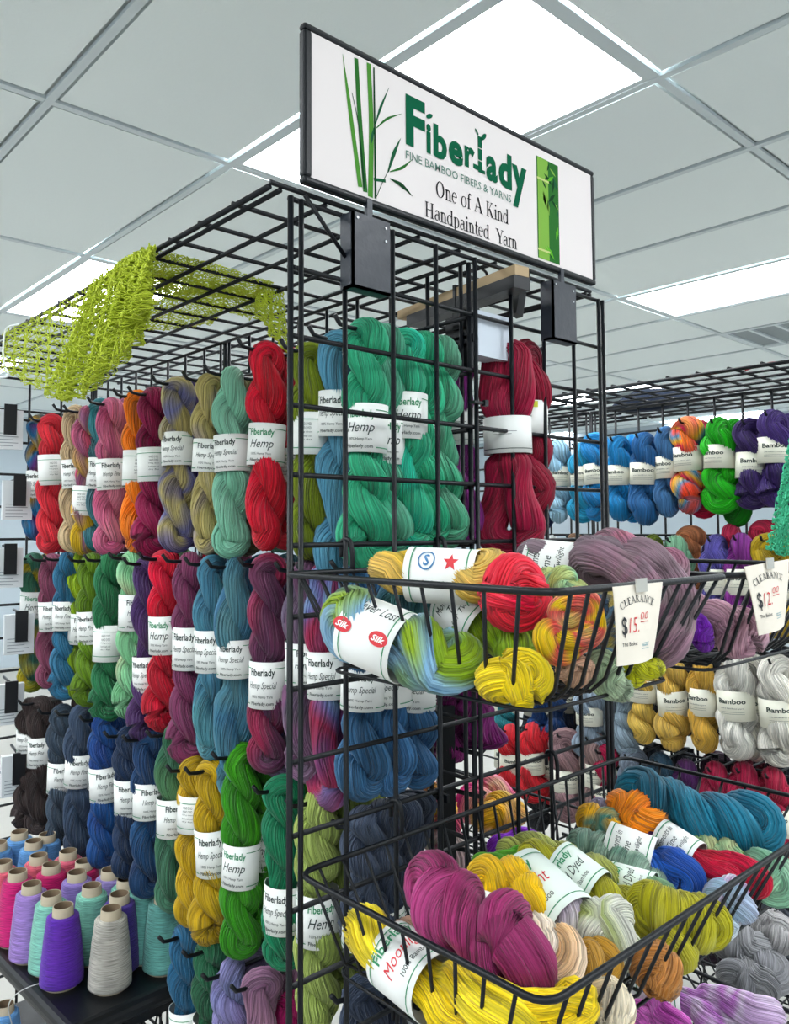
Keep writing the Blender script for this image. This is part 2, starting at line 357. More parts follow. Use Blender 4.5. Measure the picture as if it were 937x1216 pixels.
        for x in (-.02, .014):
            put(oval(x*W, -.012*q, .0085*W, .006*q, tv=.0085*W, th=.006*q, n=20), 3); V, F = letters('Silk', 1, bold=.03, shear=.3); V = fit(V, x*W, -.012*q, .012*W, .005*q, True); b.add(wrap(np.stack([V[:, 1], -V[:, 0]], 1), R, 0, .0011), F, 0)
        text('Never Lost', .006*q, .04*W, .010*q, 1, shear=.3)
    return b.build(name, [paper, INK, GREEN, RED, BLUE, YEL], True)
BANDS = {}
def band(R, h, kind, paper=PAPER):
    k = (round(R, 4), round(h, 4), kind, paper.name)
    if k not in BANDS: BANDS[k] = band_mesh('paper_label', R, h, kind, paper)
    return BANDS[k]
HANKS = {}
def hank(kind, tl, v):
    """shared hank shapes of unit length .305 (hemp) or .22 (bamboo)"""
    tl = min((.36, .47, .58), key=lambda q: abs(q-tl)); k = (kind, tl, v)
    if k not in HANKS:
        sd = int(tl*100)+v*7
        if kind == 'hemp': HANKS[k] = hank_mesh('twisted_hank', .305, .0125, .0172, (1.75, 2.15, 1.55, 2.4)[v], (0.3, 1.6, 2.6, 4.1)[v], tl, sd, bulge=(.1, .5, .3, 0)[v])
        elif kind == 'soft': HANKS[k] = hank_mesh('twisted_hank', .22, .0155, .0215, (1.1, 1.35, .9, 1.2)[v], (0.2, 1.4, 2.9, .8)[v], tl, sd, bulge=(.3, .5, .1, .4)[v], squash=.3, topopen=.25, hl=.12)
        elif kind == 'loose': HANKS[k] = hank_mesh('twisted_hank', .305, .0125, .0172, (.55, .8, 1.1, .4)[v], (1.8, 2.4, 1.2, 1.6)[v], tl, sd, bulge=(.8, .6, .5, .9)[v], squash=.34, fibres=36)
    return HANKS[k]
def set_mat(o, m):
    o.material_slots[0].link = 'OBJECT'; o.material_slots[0].material = m
def hang(label, X, px, y0, y1, l0, l1, kind, cols, shape='hemp', wide=1., v=None, face=None, paper=PAPER, sections=5., cat='yarn skein', strands=34, group=None, lean=0.):
    """one skein hanging with its top at pixel px, y0 of the plane x = X and its end at y1; label between l0 and l1"""
    A = on_x(px, y0, X); L = A[2]-on_x(px, y1, X)[2]; tl = ((l0+l1)/2-y0)/(y1-y0) if l0 else .47
    base = .22 if shape == 'soft' else .305
    o = thing('yarn_skein', label, cat, A, Euler((0, lean, 0)), group)
    v = random.randrange(4) if v is None else v
    h = link('hank', hank(shape, tl, v), o); h.scale = (wide, wide, L/base); h.rotation_euler = (0, 0, random.uniform(-.5, .5)); set_mat(h, yarn(cols, sections, strands))
    if l0:
        R = (.0272 if shape != 'soft' else .0325)*wide; H = A[2]-on_x(px, y0+(l1-l0), X)[2]
        b = link('paper_label', band(R, round(H/.004)*.004, kind, paper), o, (0, 0, -L*tl))
        d = CAM-A; yaw = math.atan2(d[0], -d[1])     # local -Y towards the aisle
        b.rotation_euler = (random.uniform(-.05, .05), random.uniform(-.06, .06), yaw+(face if face is not None else random.uniform(-.75, .15)))
        b.rotation_euler[2] = yaw+(face if face is not None else random.uniform(-.55, .25))
    return o, A
def peg(label, X, A, spine, tip=.05, drop=.017):
    """black peg hook: back plate on the grid, arm, upturned tip; runs from the spine plane out through the skein"""
    sg = 1 if spine > X else -1; y, z = A[1], A[2]-drop; xt = X-sg*tip
    o = thing('peg_hook', label, 'hook', (spine-sg*.005, y, z))
    L = spine-sg*.005
    b = MB(); b.tube([(0, 0, 0), (xt-L+sg*.02, 0, 0), (xt-L+sg*.008, 0, .002), (xt-L, 0, .012)], .0030, 8); link('arm', b.build('arm', [BLACK], True), o)
    b = MB(); b.box((-.003, -.018, -.004), (.002, .018, .006)); link('back_plate', b.build('back_plate', [BLACK]), o)
    return o
LY = [0]
def lying(label, pts, wpx, cols, turns=1.0, th0=0.3, lab=None, kind='moon', paper=PAPER, lw=.055, sections=5., ridge=.022, labroll=0., bulge=.2, strands=30, cat='yarn skein', name='yarn_skein', seed=None, ring=72, lscale=1., group=None):
    """a skein lying in a basket along control points (px, py, depth); wpx is its half width in the photo"""
    P = [pt(*p) for p in pts]; d = np.mean([p[2] for p in pts]); hw = wpx*d/FPX; LY[0] += 1
    Cc = smooth_path(P, 60); L = np.linalg.norm(np.diff(Cc, axis=0), axis=1).sum(); O = Cc.mean(0)
    o = thing(name, label, cat, O, None, group)
    me = hank_mesh('twisted_hank', L, hw*.42, hw*.58, turns, th0, lab, LY[0]+(seed or 0), ctrl=[p-O for p in P], ring=ring, ridge=min(ridge, .04)*.5, bulge=bulge, squash=.26, hl=lw/2/L, fibres=max(22, int(strands*1.35)))
    h = link('hank', me, o); set_mat(h, yarn(cols, sections, strands))
    if lab is not None:
        i = int(lab*59); T = Cc[min(59, i+2)]-Cc[max(0, i-2)]; T /= np.linalg.norm(T); z = -T
        vw = CAM-Cc[i]; yv = -(vw-z*(vw@z)); yv /= np.linalg.norm(yv); xv = np.cross(yv, z)
        Mx = Matrix(((xv[0], yv[0], z[0]), (xv[1], yv[1], z[1]), (xv[2], yv[2], z[2]))) @ Matrix.Rotation(labroll, 3, 'Z')
        b = link('paper_label', band(round(hw*.93*lscale/.001)*.001, lw, kind, paper), o, Cc[i]-O); b.rotation_euler = Mx.to_euler()
    return o
# ------------------------------------------------------------------ the shop: ceiling grid, lights, floor, far walls
HC = 2.70; TX, TY = 0.6096, 1.2192
TILE = flat('ceiling_tile_board', '#e8f0f0', .95, 0, 0, .35, 120, .1); TEE = flat('white_painted_tee', '#cdd6d9', .7)
GLOW = flat('lit_diffuser', '#f7fbff', .5, 0, LAMP)
ceil = struct(link('ceiling', MB().box((-4, -4.5, HC+.06), (8.6, 8.4, HC+.1)).build('ceiling', [TILE])))
b = MB(); x1, y1 = TX-.024, TY-.024
b.box((.024, .024, .004), (x1, y1, .02)); tile_me = b.build('ceiling_tile', [TILE])
tee_l = MB().box((-.012, 0, 0), (.012, TY*10, .012)).build('ceiling_tee', [TEE]); tee_s = MB().box((.012, -.012, .001), (TX-.012, .012, .012)).build('ceiling_tee', [TEE])
X0, Y0 = 0.905, 0.365
diff_me = MB().box((.03, .03, .006), (TX-.03, TY-.03, .012)).build('diffuser', [GLOW])
fr = MB(); fr.box((.012, .012, .001), (.03, TY-.012, .014)).box((TX-.03, .012, .001), (TX-.012, TY-.012, .014)).box((.03, .012, .001), (TX-.03, .03, .014)).box((.03, TY-.03, .001), (TX-.03, TY-.012, .014))
frame_me = fr.build('light_frame', [TEE])
where = {(0, 0): 'large bright ceiling light panel above the hanging sign', (0, 2): 'bright ceiling light panel beyond the lace scarf', (4, 0): 'wide ceiling light panel over the right hand rack', (8, 2): 'far ceiling light panel behind the right rack top'}
for i in range(-8, 13):
    for j in range(-4, 7):
        x, y = X0+i*TX, Y0+j*TY
        vent = (i, j) == (6, 0)
        if i % 4 == 0 and j % 2 == 0:
            lab = where.get((i, j))
            t = thing('ceiling_light', lab or 'ceiling light panel elsewhere in the shop ceiling', 'ceiling light', (x, y, HC), None, None if lab else 'ceiling lights out of view')
            link('diffuser', diff_me, t); link('light_frame', frame_me, t)
        elif vent:
            t = thing('ceiling_vent', 'grey slatted air vent in the ceiling at right', 'vent', (x, y, HC))
            b = MB().box((.02, .02, .012), (TX-.02, TY-.02, .02)); link('vent_back', b.build('vent_back', [flat('vent_shadow_grey', '#8f989b', .8)]), t); link('vent_frame', frame_me, t)
            for k in range(7):
                link('vent_slat', MB().box((.03, .08+k*.16, .0), (TX-.03, .1+k*.16, .012)).build('vent_slat', [TEE]), t)
        else: link('ceiling_tile', tile_me, ceil, (x, y, HC))
        link('ceiling_tee', tee_s, ceil, (x, y, HC-.001))
    link('ceiling_tee', tee_l, ceil, (X0+i*TX, Y0-4*TY, HC-.002))
FLOOR = flat('pale_vinyl_floor', '#a6a49d', .5, 0, 0, .1, 30)
struct(link('floor', MB().box((-4, -4.5, -.05), (8.6, 8.4, 0)).build('floor', [FLOOR])))
WALL = flat('pale_wall_paint', '#b4c0c8', .9, 0, 0, .1, 80)
struct(link('wall_back', MB().box((-4, 8.3, 0), (8.6, 8.4, HC+.06)).build('wall_back', [WALL])))
struct(link('wall_right', MB().box((8.5, -4.5, 0), (8.6, 8.3, HC+.06)).build('wall_right', [WALL])))

# ------------------------------------------------------------------ gridwall racks
WM = {}
def wire(name, a, b_, r, parent, sides=8):
    a = Vector(a); b_ = Vector(b_); d = b_-a; L = round(d.length, 4); k = (name, L, r, sides)
    if k not in WM: WM[k] = MB().tube([(0, 0, 0), (0, 0, L)], r, sides).build(name, [BLACK], True)
    o = link(name, WM[k], parent, a); o.rotation_mode = 'QUATERNION'; o.rotation_quaternion = d.to_track_quat('Z', 'Y'); return o
def panel(label, O, U, W, nu, nw, skip=(), name='gridwall_panel', rr=.0030):
    """gridwall panel: nu by nw three inch cells from O along U and W; doubled frame wires on the two long sides"""
    t = thing(name, label, 'gridwall', O); U = np.array(U, float); W = np.array(W, float); Nn = np.cross(U, W)
    for i in range(nu+1):
        x = U*(i*S); 
        if i == 0: 
            wire('frame_wire', x-U*.001, x-U*.001+W*nw*S, .0034, t); wire('frame_wire', x+U*.0135, x+U*.0135+W*nw*S, .0030, t)
        elif i == nu:
            wire('frame_wire', x+U*.006, x+U*.006+W*nw*S, .0034, t); wire('frame_wire', x-U*.006, x-U*.006+W*nw*S, .0030, t)
        else: wire('upright_wire', x, x+W*nw*S, rr, t)
    for j in range(nw+1):
        z = W*(j*S)+Nn*.0052
        wire('cross_wire', z, z+U*(nu*S+.006), rr, t)
    return t
H = 1.83
panel('black gridwall panel at the front of the near rack, under the sign', (0, 0, H), (1, 0, 0), (0, 0, -1), 8, 23)
SPX = .305
panel('black gridwall top panel of the near rack, lace scarf on it', (-.024, .006, H+.006), (1, 0, 0), (0, 1, 0), 8, 16)
for k, (y, lab) in enumerate(((.012, 'first black gridwall spine panel behind the red and green skeins'), (.632, 'second black gridwall spine panel behind the pink and coral skeins'))):
    panel(lab, (SPX, y, H-.004), (0, 1, 0), (0, 0, -1), 8, 23)
panel('black gridwall end panel at left behind the needle packets', (0, 1.262, H-.004), (1, 0, 0), (0, 0, -1), 8, 23)
# second rack of the same kind across the gap
RX = 1.37; RS = 1.675; RY = -.55
panel('black gridwall top panel of the right hand rack', (RX, RY, H+.006), (1, 0, 0), (0, 1, 0), 8, 16, rr=.0034)
panel('second black gridwall top panel of the right hand rack, farther back', (RX, RY+1.235, H+.006), (1, 0, 0), (0, 1, 0), 8, 16, rr=.0034)
for k, lab in enumerate(('first black gridwall spine panel of the right rack, behind purple skeins', 'second black gridwall spine panel of the right rack, behind denim skeins', 'third black gridwall spine panel of the right rack, behind pale blue skeins', 'last black gridwall spine panel of the right rack')):
    panel(lab, (RS, RY+.01+k*.622, H-.004), (0, 1, 0), (0, 0, -1), 8, 23, rr=.0034)

# ------------------------------------------------------------------ the sign on its two clamps
SG = thing('shop_sign', 'white framed sign with green bamboo and green lettering atop the rack', 'sign', (0.004, -.012, 1.842))
SWd, SHt = .568, .181
SIGNP = flat('sign_print_paper', '#e6dedc', .6, spec=.2); SINK = flat('sign_black_ink', '#1c1c20', .8, spec=.1); SGR = flat('sign_logo_green', '#045c3e', .8, spec=.1)
STALK = [flat('bamboo_print_'+str(k), c, .8, spec=.1) for k, c in enumerate(('#4c8a34', '#2c6a2c', '#1d5a3a', '#7fae48', '#123f20', '#5cae28', '#c2ca84'))]
b = MB()
fw = .0075
pr = [(0, 0), (SWd, 0), (SWd, SHt), (0, SHt)]
for (x0, z0, x1, z1) in ((0, 0, SWd, .0085), (0, SHt-fw, SWd, SHt), (0, fw, fw*1.5, SHt-fw), (SWd-fw, fw, SWd, SHt-fw)): b.box((x0, -.0062, z0), (x1, .005, z1))
me = b.build('sign_frame', [BLACK]); o = link('sign_frame', me, SG); bv = o.modifiers.new('b', 'BEVEL'); bv.width = .003; bv.segments = 2
SBD = link('sign_board', MB().box((fw, -.004, fw), (SWd-fw, .004, SHt-fw)).build('sign_board', [SIGNP]), SG)
def sp(px, py): p = on_y(px, py, -.0165); return (p[0]-.004, p[2]-1.842)      # photo pixel -> sign coordinates
def signmesh(name, parts, mats, y=-.0044):
    b = MB()
    for V, F, m in parts: b.add([(v[0], y-.00004*m, v[1]) for v in V], F, m)
    return link(name, b.build(name, mats), SBD)
def stroke(P, ws):
    P = np.array([sp(*p) for p in P]); P = smooth_path(P, 14) if len(P) > 2 else smooth_path(P, 6); T = np.gradient(P, axis=0); T /= np.linalg.norm(T, axis=1)[:, None]
    Nn = np.stack([-T[:, 1], T[:, 0]], 1); ww = np.interp(np.linspace(0, 1, len(P)), np.linspace(0, 1, len(ws)), ws)[:, None]*.56
    V = np.vstack([P+Nn*ww, P-Nn*ww]); n = len(P); return V, [[i, i+1, n+i+1, n+i] for i in range(n-1)]
parts = []
for P, ws, m in (([(407, 64), (415, 125), (428, 222)], [.0004, .0052, .006], 0), ([(423, 69), (428, 150), (434, 228)], [.0055, .006, .0062], 1), ([(438, 75), (441, 150), (440, 234)], [.006, .0065, .007], 0),
                 ([(444, 80), (445, 150), (446, 236)], [.002, .0025, .003], 4), ([(418, 110), (426, 150), (433, 224)], [.0008, .0012, .003], 4), ([(446, 147), (452, 128), (462, 104)], [.001, .0034, .0003], 2), ([(447, 152), (460, 141), (477, 135)], [.001, .0028, .0003], 1),
                 ([(445, 150), (442, 162), (441, 170)], [.001, .004, .001], 2), ([(461, 204), (468, 182), (476, 164)], [.002, .005, .0003], 2), ([(463, 204), (478, 199), (490, 189)], [.001, .0035, .0003], 1), ([(463, 212), (477, 220), (490, 233)], [.001, .0055, .0003], 4), ([(447, 234), (455, 215), (463, 200)], [.0008, .0008, .0008], 4), ([(444, 213), (452, 214), (458, 215)], [.0035, .0035, .0035], 2)):
    V, F = stroke(P, ws); parts.append((V, F, m))
signmesh('bamboo_print', parts, STALK)
# bamboo photograph at the right of the board
ax, az = sp(637, 184); bx, bz = sp(665, 318); parts = [(*quad((ax, bz+.004), (bx, bz+.004), (bx, az-.0005), (ax, az-.0005)), 1)]
parts.append((*rect(ax+.002, bz+.004, ax+(bx-ax)*.52, az-.001), 3)); parts.append((*rect(ax+.010, bz+.004, ax+(bx-ax)*.32, az-.001), 0))
for f in (.1, .78): parts.append((*rect(ax, bz+(az-bz)*f, ax+(bx-ax)*.55, bz+(az-bz)*f+.003), 6))
g = random.Random(3)
for k in range(26):
    cx_, cz_ = ax+(bx-ax)*g.uniform(.2, .95), bz+(az-bz)*g.uniform(.12, .98); an = g.uniform(-2.6, -.5); l = g.uniform(.014, .026); dx, dz = l*math.cos(an), l*math.sin(an)
    ex = min(max(cx_+dx, ax+.001), bx-.001); ez = max(cz_+dz, bz+.006); nx, nz = -(ez-cz_)*.13, (ex-cx_)*.13
    mx_, mz_ = (cx_+ex)/2, (cz_+ez)/2
    parts.append(([(cx_, cz_), (min(bx-.001, max(ax, mx_+nx)), mz_+nz), (ex, ez), (min(bx-.001, max(ax, mx_-nx)), mz_-nz)], [[0, 1, 2, 3]], g.choice([5, 5, 3, 2, 4, 0])))
signmesh('bamboo_picture', parts, STALK)
def put_sign(name, V, F, p0, p1, h, mat):
    a = sp(*p0); c = sp(*p1); V = fit(V, a[0], a[1], c[0]-a[0], h); return signmesh(name, [(V, F, 0)], [mat], -.0046)
# logo: heavy rounded letters; the l is a bamboo shoot with a leaf, the y has a hooked tail
lx0, lz0 = sp(484, 171); lx1, _ = sp(627, 224); Wl = lx1-lx0; parts = []
xh = .0295; bw = .075
def logo(ch, f0, f1, z, h):
    V, F = letters(ch, 1, bold=bw, res=3); parts.append((fit(V, lx0+Wl*f0, lz0+z, Wl*(f1-f0), h), F, 0))
def glyph(ch, xl, xr, yt, yb):
    V, F = letters(ch, 1, bold=.042, res=3); a_ = sp(xl, yb); t_ = sp(xl, yt); e_ = sp(xr, yb)
    parts.append((fit(V, a_[0], a_[1], e_[0]-a_[0], t_[1]-a_[1]), F, 0))
for q in (('F', 482, 505, 111, 171), ('i', 506.5, 512, 146, 181), ('b', 515, 531, 146, 186), ('e', 533, 550, 164, 192.5), ('r', 552, 564, 172, 197), ('a', 577.5, 591, 183, 213), ('d', 592.5, 608, 178, 220), ('y', 608.5, 626, 194, 244)): glyph(*q)
def blob(cx_, cz_, rx_, rz_, rot, n=14):
    return [(cx_+rx_*math.cos(t)*math.cos(rot)-rz_*math.sin(t)*math.sin(rot), cz_+rx_*math.cos(t)*math.sin(rot)+rz_*math.sin(t)*math.cos(rot)) for t in np.linspace(0, 2*PI, n, endpoint=False)], [list(range(n))]
xl, zl = sp(568, 204); zt_ = sp(568, 160)[1]; hl_ = (zt_-zl)/3
for k in range(3): parts.append((*rect(xl, zl+hl_*k, xl+.0085, zl+hl_*k+hl_*.92), 0))
parts.append((*rect(xl-.010, zl+.002, xl+.001, zl+.0085), 0)); parts.append((*rect(xl+.007, zl, xl+.014, zl+.005), 0))
parts.append((*blob(xl+.012, zt_+.0005, .0075, .0032, .8), 0)); parts.append((*blob(xl-.002, zt_+.003, .005, .0018, -.8), 0))
lx, lz = sp(508, 137); parts.append((*blob(lx+.003, lz, .0065, .0030, .5), 0))
signmesh('logo_lettering', parts, [SGR], -.0046)
V, F = letters('FINE BAMBOO FIBERS & YARNS', 1, bold=.004); a = sp(482, 186); c = sp(607, 238)
V = fit(V, a[0], a[1]-.002, c[0]-a[0], .0105); signmesh('tagline', [(V, F, 0)], [flat('sign_tagline_green', '#3d6f5e', .5)], -.0046)
V, F = serif('One of A Kind'); a = sp(518, 238); c = sp(604, 265); k = (c[0]-a[0])/(V[:, 0].max()-V[:, 0].min()); V = V*[k, .0205]+[a[0], .0425]; signmesh('slogan_lettering', [(V, F, 0)], [SINK], -.0046)
V, F = serif('Handpainted  Yarn'); a = sp(505, 263); c = sp(614, 297); k = (c[0]-a[0])/(V[:, 0].max()-V[:, 0].min()); V = V*[k, .0195]+[a[0], .0112]; signmesh('slogan_lettering', [(V, F, 0)], [SINK], -.0046)
CLIP = flat('worn_black_clip', '#1b222d', .42, 0, 0, .3, 60)
for lab, x in (('left black sheet metal clamp holding the sign on the gridwall', .0985), ('right black sheet metal clamp holding the sign on the gridwall', .480)):
    t = thing('sign_clamp', lab, 'clamp', (x, -.018, 1.782)); w2 = .029
    b = MB().box((-w2, -.004, -.043), (w2, -.001, .044)).box((-w2, -.004, -.043), (-w2+.003, .018, .044)).box((-w2, -.004, -.043), (w2, .014, -.040))
    fp_ = link('front_plate', b.build('front_plate', [CLIP]), t)
    link('stem', MB().box((-.004, -.001, .035), (.004, .004, .066)).build('stem', [CLIP]), t)
    b = MB()
    for q in ((-.022, .038), (.022, .036), (.022, .02)): b.tube([(q[0], -.0038, q[1]), (q[0], -.0050, q[1])], .0016, 8)
    link('rivets', b.build('rivets', [flat('bare_steel', '#a7adb0', .3, .9)]), fp_)

# ------------------------------------------------------------------ wire baskets
def basket(label, rim, bot, zr, zb, nlong, ncross, back_drop=0., hooks=(), rr=.0031, rw=.0018, O=(0, 0, 0)):
    """rim and bottom as (x0, x1, y0, y1): front is y0; front wires run down, under and up the back, cross wires side to side"""
    t = thing('wire_basket', label, 'basket', O); x0, x1, y0, y1 = rim; u0, u1, v0, v1 = bot; c = .02
    def rr_loop(x0, x1, y0, y1, z, c):
        P = []
        for (cx_, cy_, a0) in ((x1-c, y1-c, 0), (x0+c, y1-c, 90), (x0+c, y0+c, 180), (x1-c, y0+c, 270)):
            for a in np.radians(np.linspace(a0, a0+90, 5)): P.append((cx_+c*math.cos(a), cy_+c*math.sin(a), z))
        Q = []
        for i in range(len(P)):
            a, b_ = np.array(P[i]), np.array(P[(i+1) % len(P)]); n = max(1, int(np.linalg.norm(b_-a)/.03)); Q += [a+(b_-a)*k/n for k in range(n)]
        return Q
    b = MB(); b.tube(rr_loop(x0, x1, y0, y1, zr, c), rr, 8, True); link('rim', b.build('rim', [BLACK], True), t)
    b = MB(); b.tube(rr_loop(u0, u1, v0, v1, zb-.003, c), rw, 6, True); link('bottom_frame', b.build('bottom_frame', [BLACK], True), t)
    e = .012
    for i in range(nlong):
        f = (i+.5)/nlong if nlong > 4 else i/(nlong-1); xr = x0+c*.6+(x1-x0-1.2*c)*f; xb = u0+c*.6+(u1-u0-1.2*c)*f
        P = [(xr, y0, zr), (xb*.85+xr*.15, v0-.000+.15*(y0-v0), zb+.15*(zr-zb)), (xb, v0+.002, zb+.007), (xb, v0+.010, zb), (xb, v1-.010, zb), (xb, v1-.002, zb+.007), (xr, y1, zr)]
        link('basket_wire', MB().tube(P, rw, 6).build('basket_wire', [BLACK], True), t)
    for j in range(ncross):
        f = (j+.5)/ncross; yr = y0+c*.6+(y1-y0-1.2*c)*f; yb = v0+c*.6+(v1-v0-1.2*c)*f
        P = [(x0, yr, zr), (u0*.85+x0*.15, yb*.85+yr*.15, zb+.15*(zr-zb)), (u0+.002, yb, zb+.010), (u0+.010, yb, zb+.004), (u1-.010, yb, zb+.004), (u1-.002, yb, zb+.010), (x1, yr, zr)]
        link('basket_wire', MB().tube(P, rw, 6).build('basket_wire', [BLACK], True), t)
    for hx, hz in hooks:
        P = [(hx, y1, zr), (hx, y1, hz-.01), (hx, y1+.004, hz+.004), (hx, y1+.012, hz+.006), (hx, y1+.018, hz+.002), (hx, y1+.018, hz-.014)]
        link('basket_hook', MB().tube(smooth_path(P, 16), .0028, 8).build('basket_hook', [BLACK], True), t)
    return t
R5 = H-5*S; R9 = H-9*S
basket('small black wire basket at upper left, with the $15.00 card', (-.02, .268, -.345, -.012), (.028, .245, -.295, -.03), 1.42, 1.322, 11, 9, hooks=((.076, R5), (.229, R5)))
basket('small black wire basket at upper right, with the second price card', (.276, .585, -.345, -.012), (.31, .545, -.30, -.03), 1.42, 1.322, 11, 9, hooks=((.41, R5), (.555, R5)))
basket('wide black wire basket heaped with yarn below the small ones', (.002, .632, -.318, -.010), (.035, .595, -.27, -.03), 1.112, 1.015, 19, 9, hooks=((.152, R9), (.457, R9)))
basket('lowest black wire basket on the near rack, holding lilac yarn', (.01, .655, -.36, -.012), (.04, .62, -.31, -.03), .82, .73, 17, 9, hooks=((.152, H-12*S), (.457, H-12*S)))
basket('black wire basket with pink and yellow skeins on the spine', (.322, .84, .13, .78), (.35, .81, .16, .75), .93, .83, 12, 15)
basket('low black wire basket of grey yarn on the right hand rack', (1.06, 1.45, -.45, .18), (1.10, 1.42, -.41, .14), .62, .52, 10, 14)
# ------------------------------------------------------------------ hemp skeins on the near rack's spine
FX = .15
def row(rowname, items):
    for it in items:
        desc, px, y0, y1, l0, l1, kind, cols = it[:8]; kw = dict(it[8]) if len(it) > 8 else {}
        X = kw.pop('X', FX); hk = kw.pop('hook', X < .17)
        o, A = hang(f'{desc} hemp skein hanging in the {rowname} row', X, px, y0, y1, l0, l1, kind, cols, **kw)
        if hk: peg(f'black peg hook holding the {desc} skein, {rowname} row', X, A, SPX)
        if 'X' not in (it[8] if len(it) > 8 else {}):
            for xx, wd in ((.245, 'deep'),):
                B_ = A+np.array([xx-X, random.uniform(-.008, .008), random.uniform(-.004, .004)]); L_ = A[2]-on_x(px, y1, X)[2]
                o = thing('yarn_skein', f'rear {desc} hemp skein deeper on the same hook, {rowname} row', 'yarn skein', B_); h = link('hank', hank('hemp', .47, random.randrange(4)), o); h.scale = (1, 1, L_/.305*random.uniform(.94, 1.0)); set_mat(h, yarn(cols, kw.get('sections', 5.), 34))
                b = link('paper_label', band(.0272, .052, kind), o, (0, 0, -L_*.47)); dd = CAM-B_; b.rotation_euler = (0, .04, math.atan2(dd[0], -dd[1])+random.uniform(-.6, .3))
SLIM = dict(X=.205, hook=False)
row('top', [
 ('multicoloured plum, blue and slate', 48, 492, 640, 560, 592, 'special', '6b4650 5b2a72 1f6f9a b3922c 39505a 3f5a52', dict(sections=3.)),
 ('coral red', 62, 492, 657, 541, 577, 'back', 'd2404a'),
 ('second coral', 80, 494, 652, 552, 588, 'fine', 'cf4650', SLIM),
 ('oatmeal beige', 91, 480, 655, 547, 581, 'fine', 'b9a184 cdb898'),
 ('pink, mauve and mustard', 104, 481, 660, 578, 613, 'back', 'c2566e 9a6c8a c7a72e b89a1c', dict(sections=2.6)),
 ('slate teal', 121, 472, 654, 546, 582, 'special', '4c6f78 3d7f86', dict(X=.17)),
 ('dusty pink', 133, 471, 659, 546, 583, 'fine', 'b75a7c c9728f d08496'),
 ('mauve pink', 150, 472, 655, 543, 580, 'fine', 'b3527c a8688c', SLIM),
 ('bright orange', 165, 462, 656, 537, 577, 'back', 'ef8a14'),
 ('burgundy', 183, 459, 656, 533, 573, 'back', '8a1c48'),
 ('darker burgundy', 201, 461, 650, 540, 578, 'fine', '7a1a40', SLIM),
 ('straw and lilac', 212, 446, 655, 516, 554, 'special', 'a79a6c 6f6f9c b7aa78 5f5890', dict(sections=4)),
 ('deep purple', 234, 450, 650, 506, 545, 'special', '4f4379 5b4d88', SLIM),
 ('straw and violet', 250, 442, 657, 523, 562, 'special', 'a89c6a b3a674 5d548e', dict(sections=3)),
 ('pale sea green', 276, 434, 662, 519, 561, 'special', '7fb59c 93c4ad'),
 ('dull olive', 293, 447, 655, 535, 576, 'special', '6a6348 7f7858 5f4c56', SLIM),
 ('crimson red', 317, 404, 652, 506, 554, 'hemp', 'c01f38'),
 ('second crimson', 340, 411, 652, 535, 580, 'back', 'b81c36', SLIM),
 ('olive green', 369, 405, 664, 493, 541, 'back', '6f7a2c 7c8c34'),
 ('second olive', 390, 409, 660, 515, 560, 'special', '5c6628 6c7830', SLIM),
 ('steel blue', 402, 390, 690, 467, 520, 'special', '53859c 5f93a8', dict(X=.165)),
 ('foremost jade green', 434, 377, 672, 484, 540, 'hemp', '3f9c78 4fb088 45a07c', dict(v=1)),
 ('second jade green', 455, 384, 662, 497, 553, 'hemp', '3d9a78 6aa48c 48ac86', dict(X=.185, hook=False)),
 ('third jade green', 482, 388, 655, 470, 526, 'hemp', '3f9e7c 4cae88 3fae92', dict(X=.215, hook=False)),
 ('fourth jade green', 501, 393, 650, 0, 0, '', '48ac84 3c9a74', dict(X=.245, hook=False)),
 ('last jade green', 522, 398, 648, 0, 0, '', '4aa880 6a9c84', dict(X=.275, hook=False, v=1))])
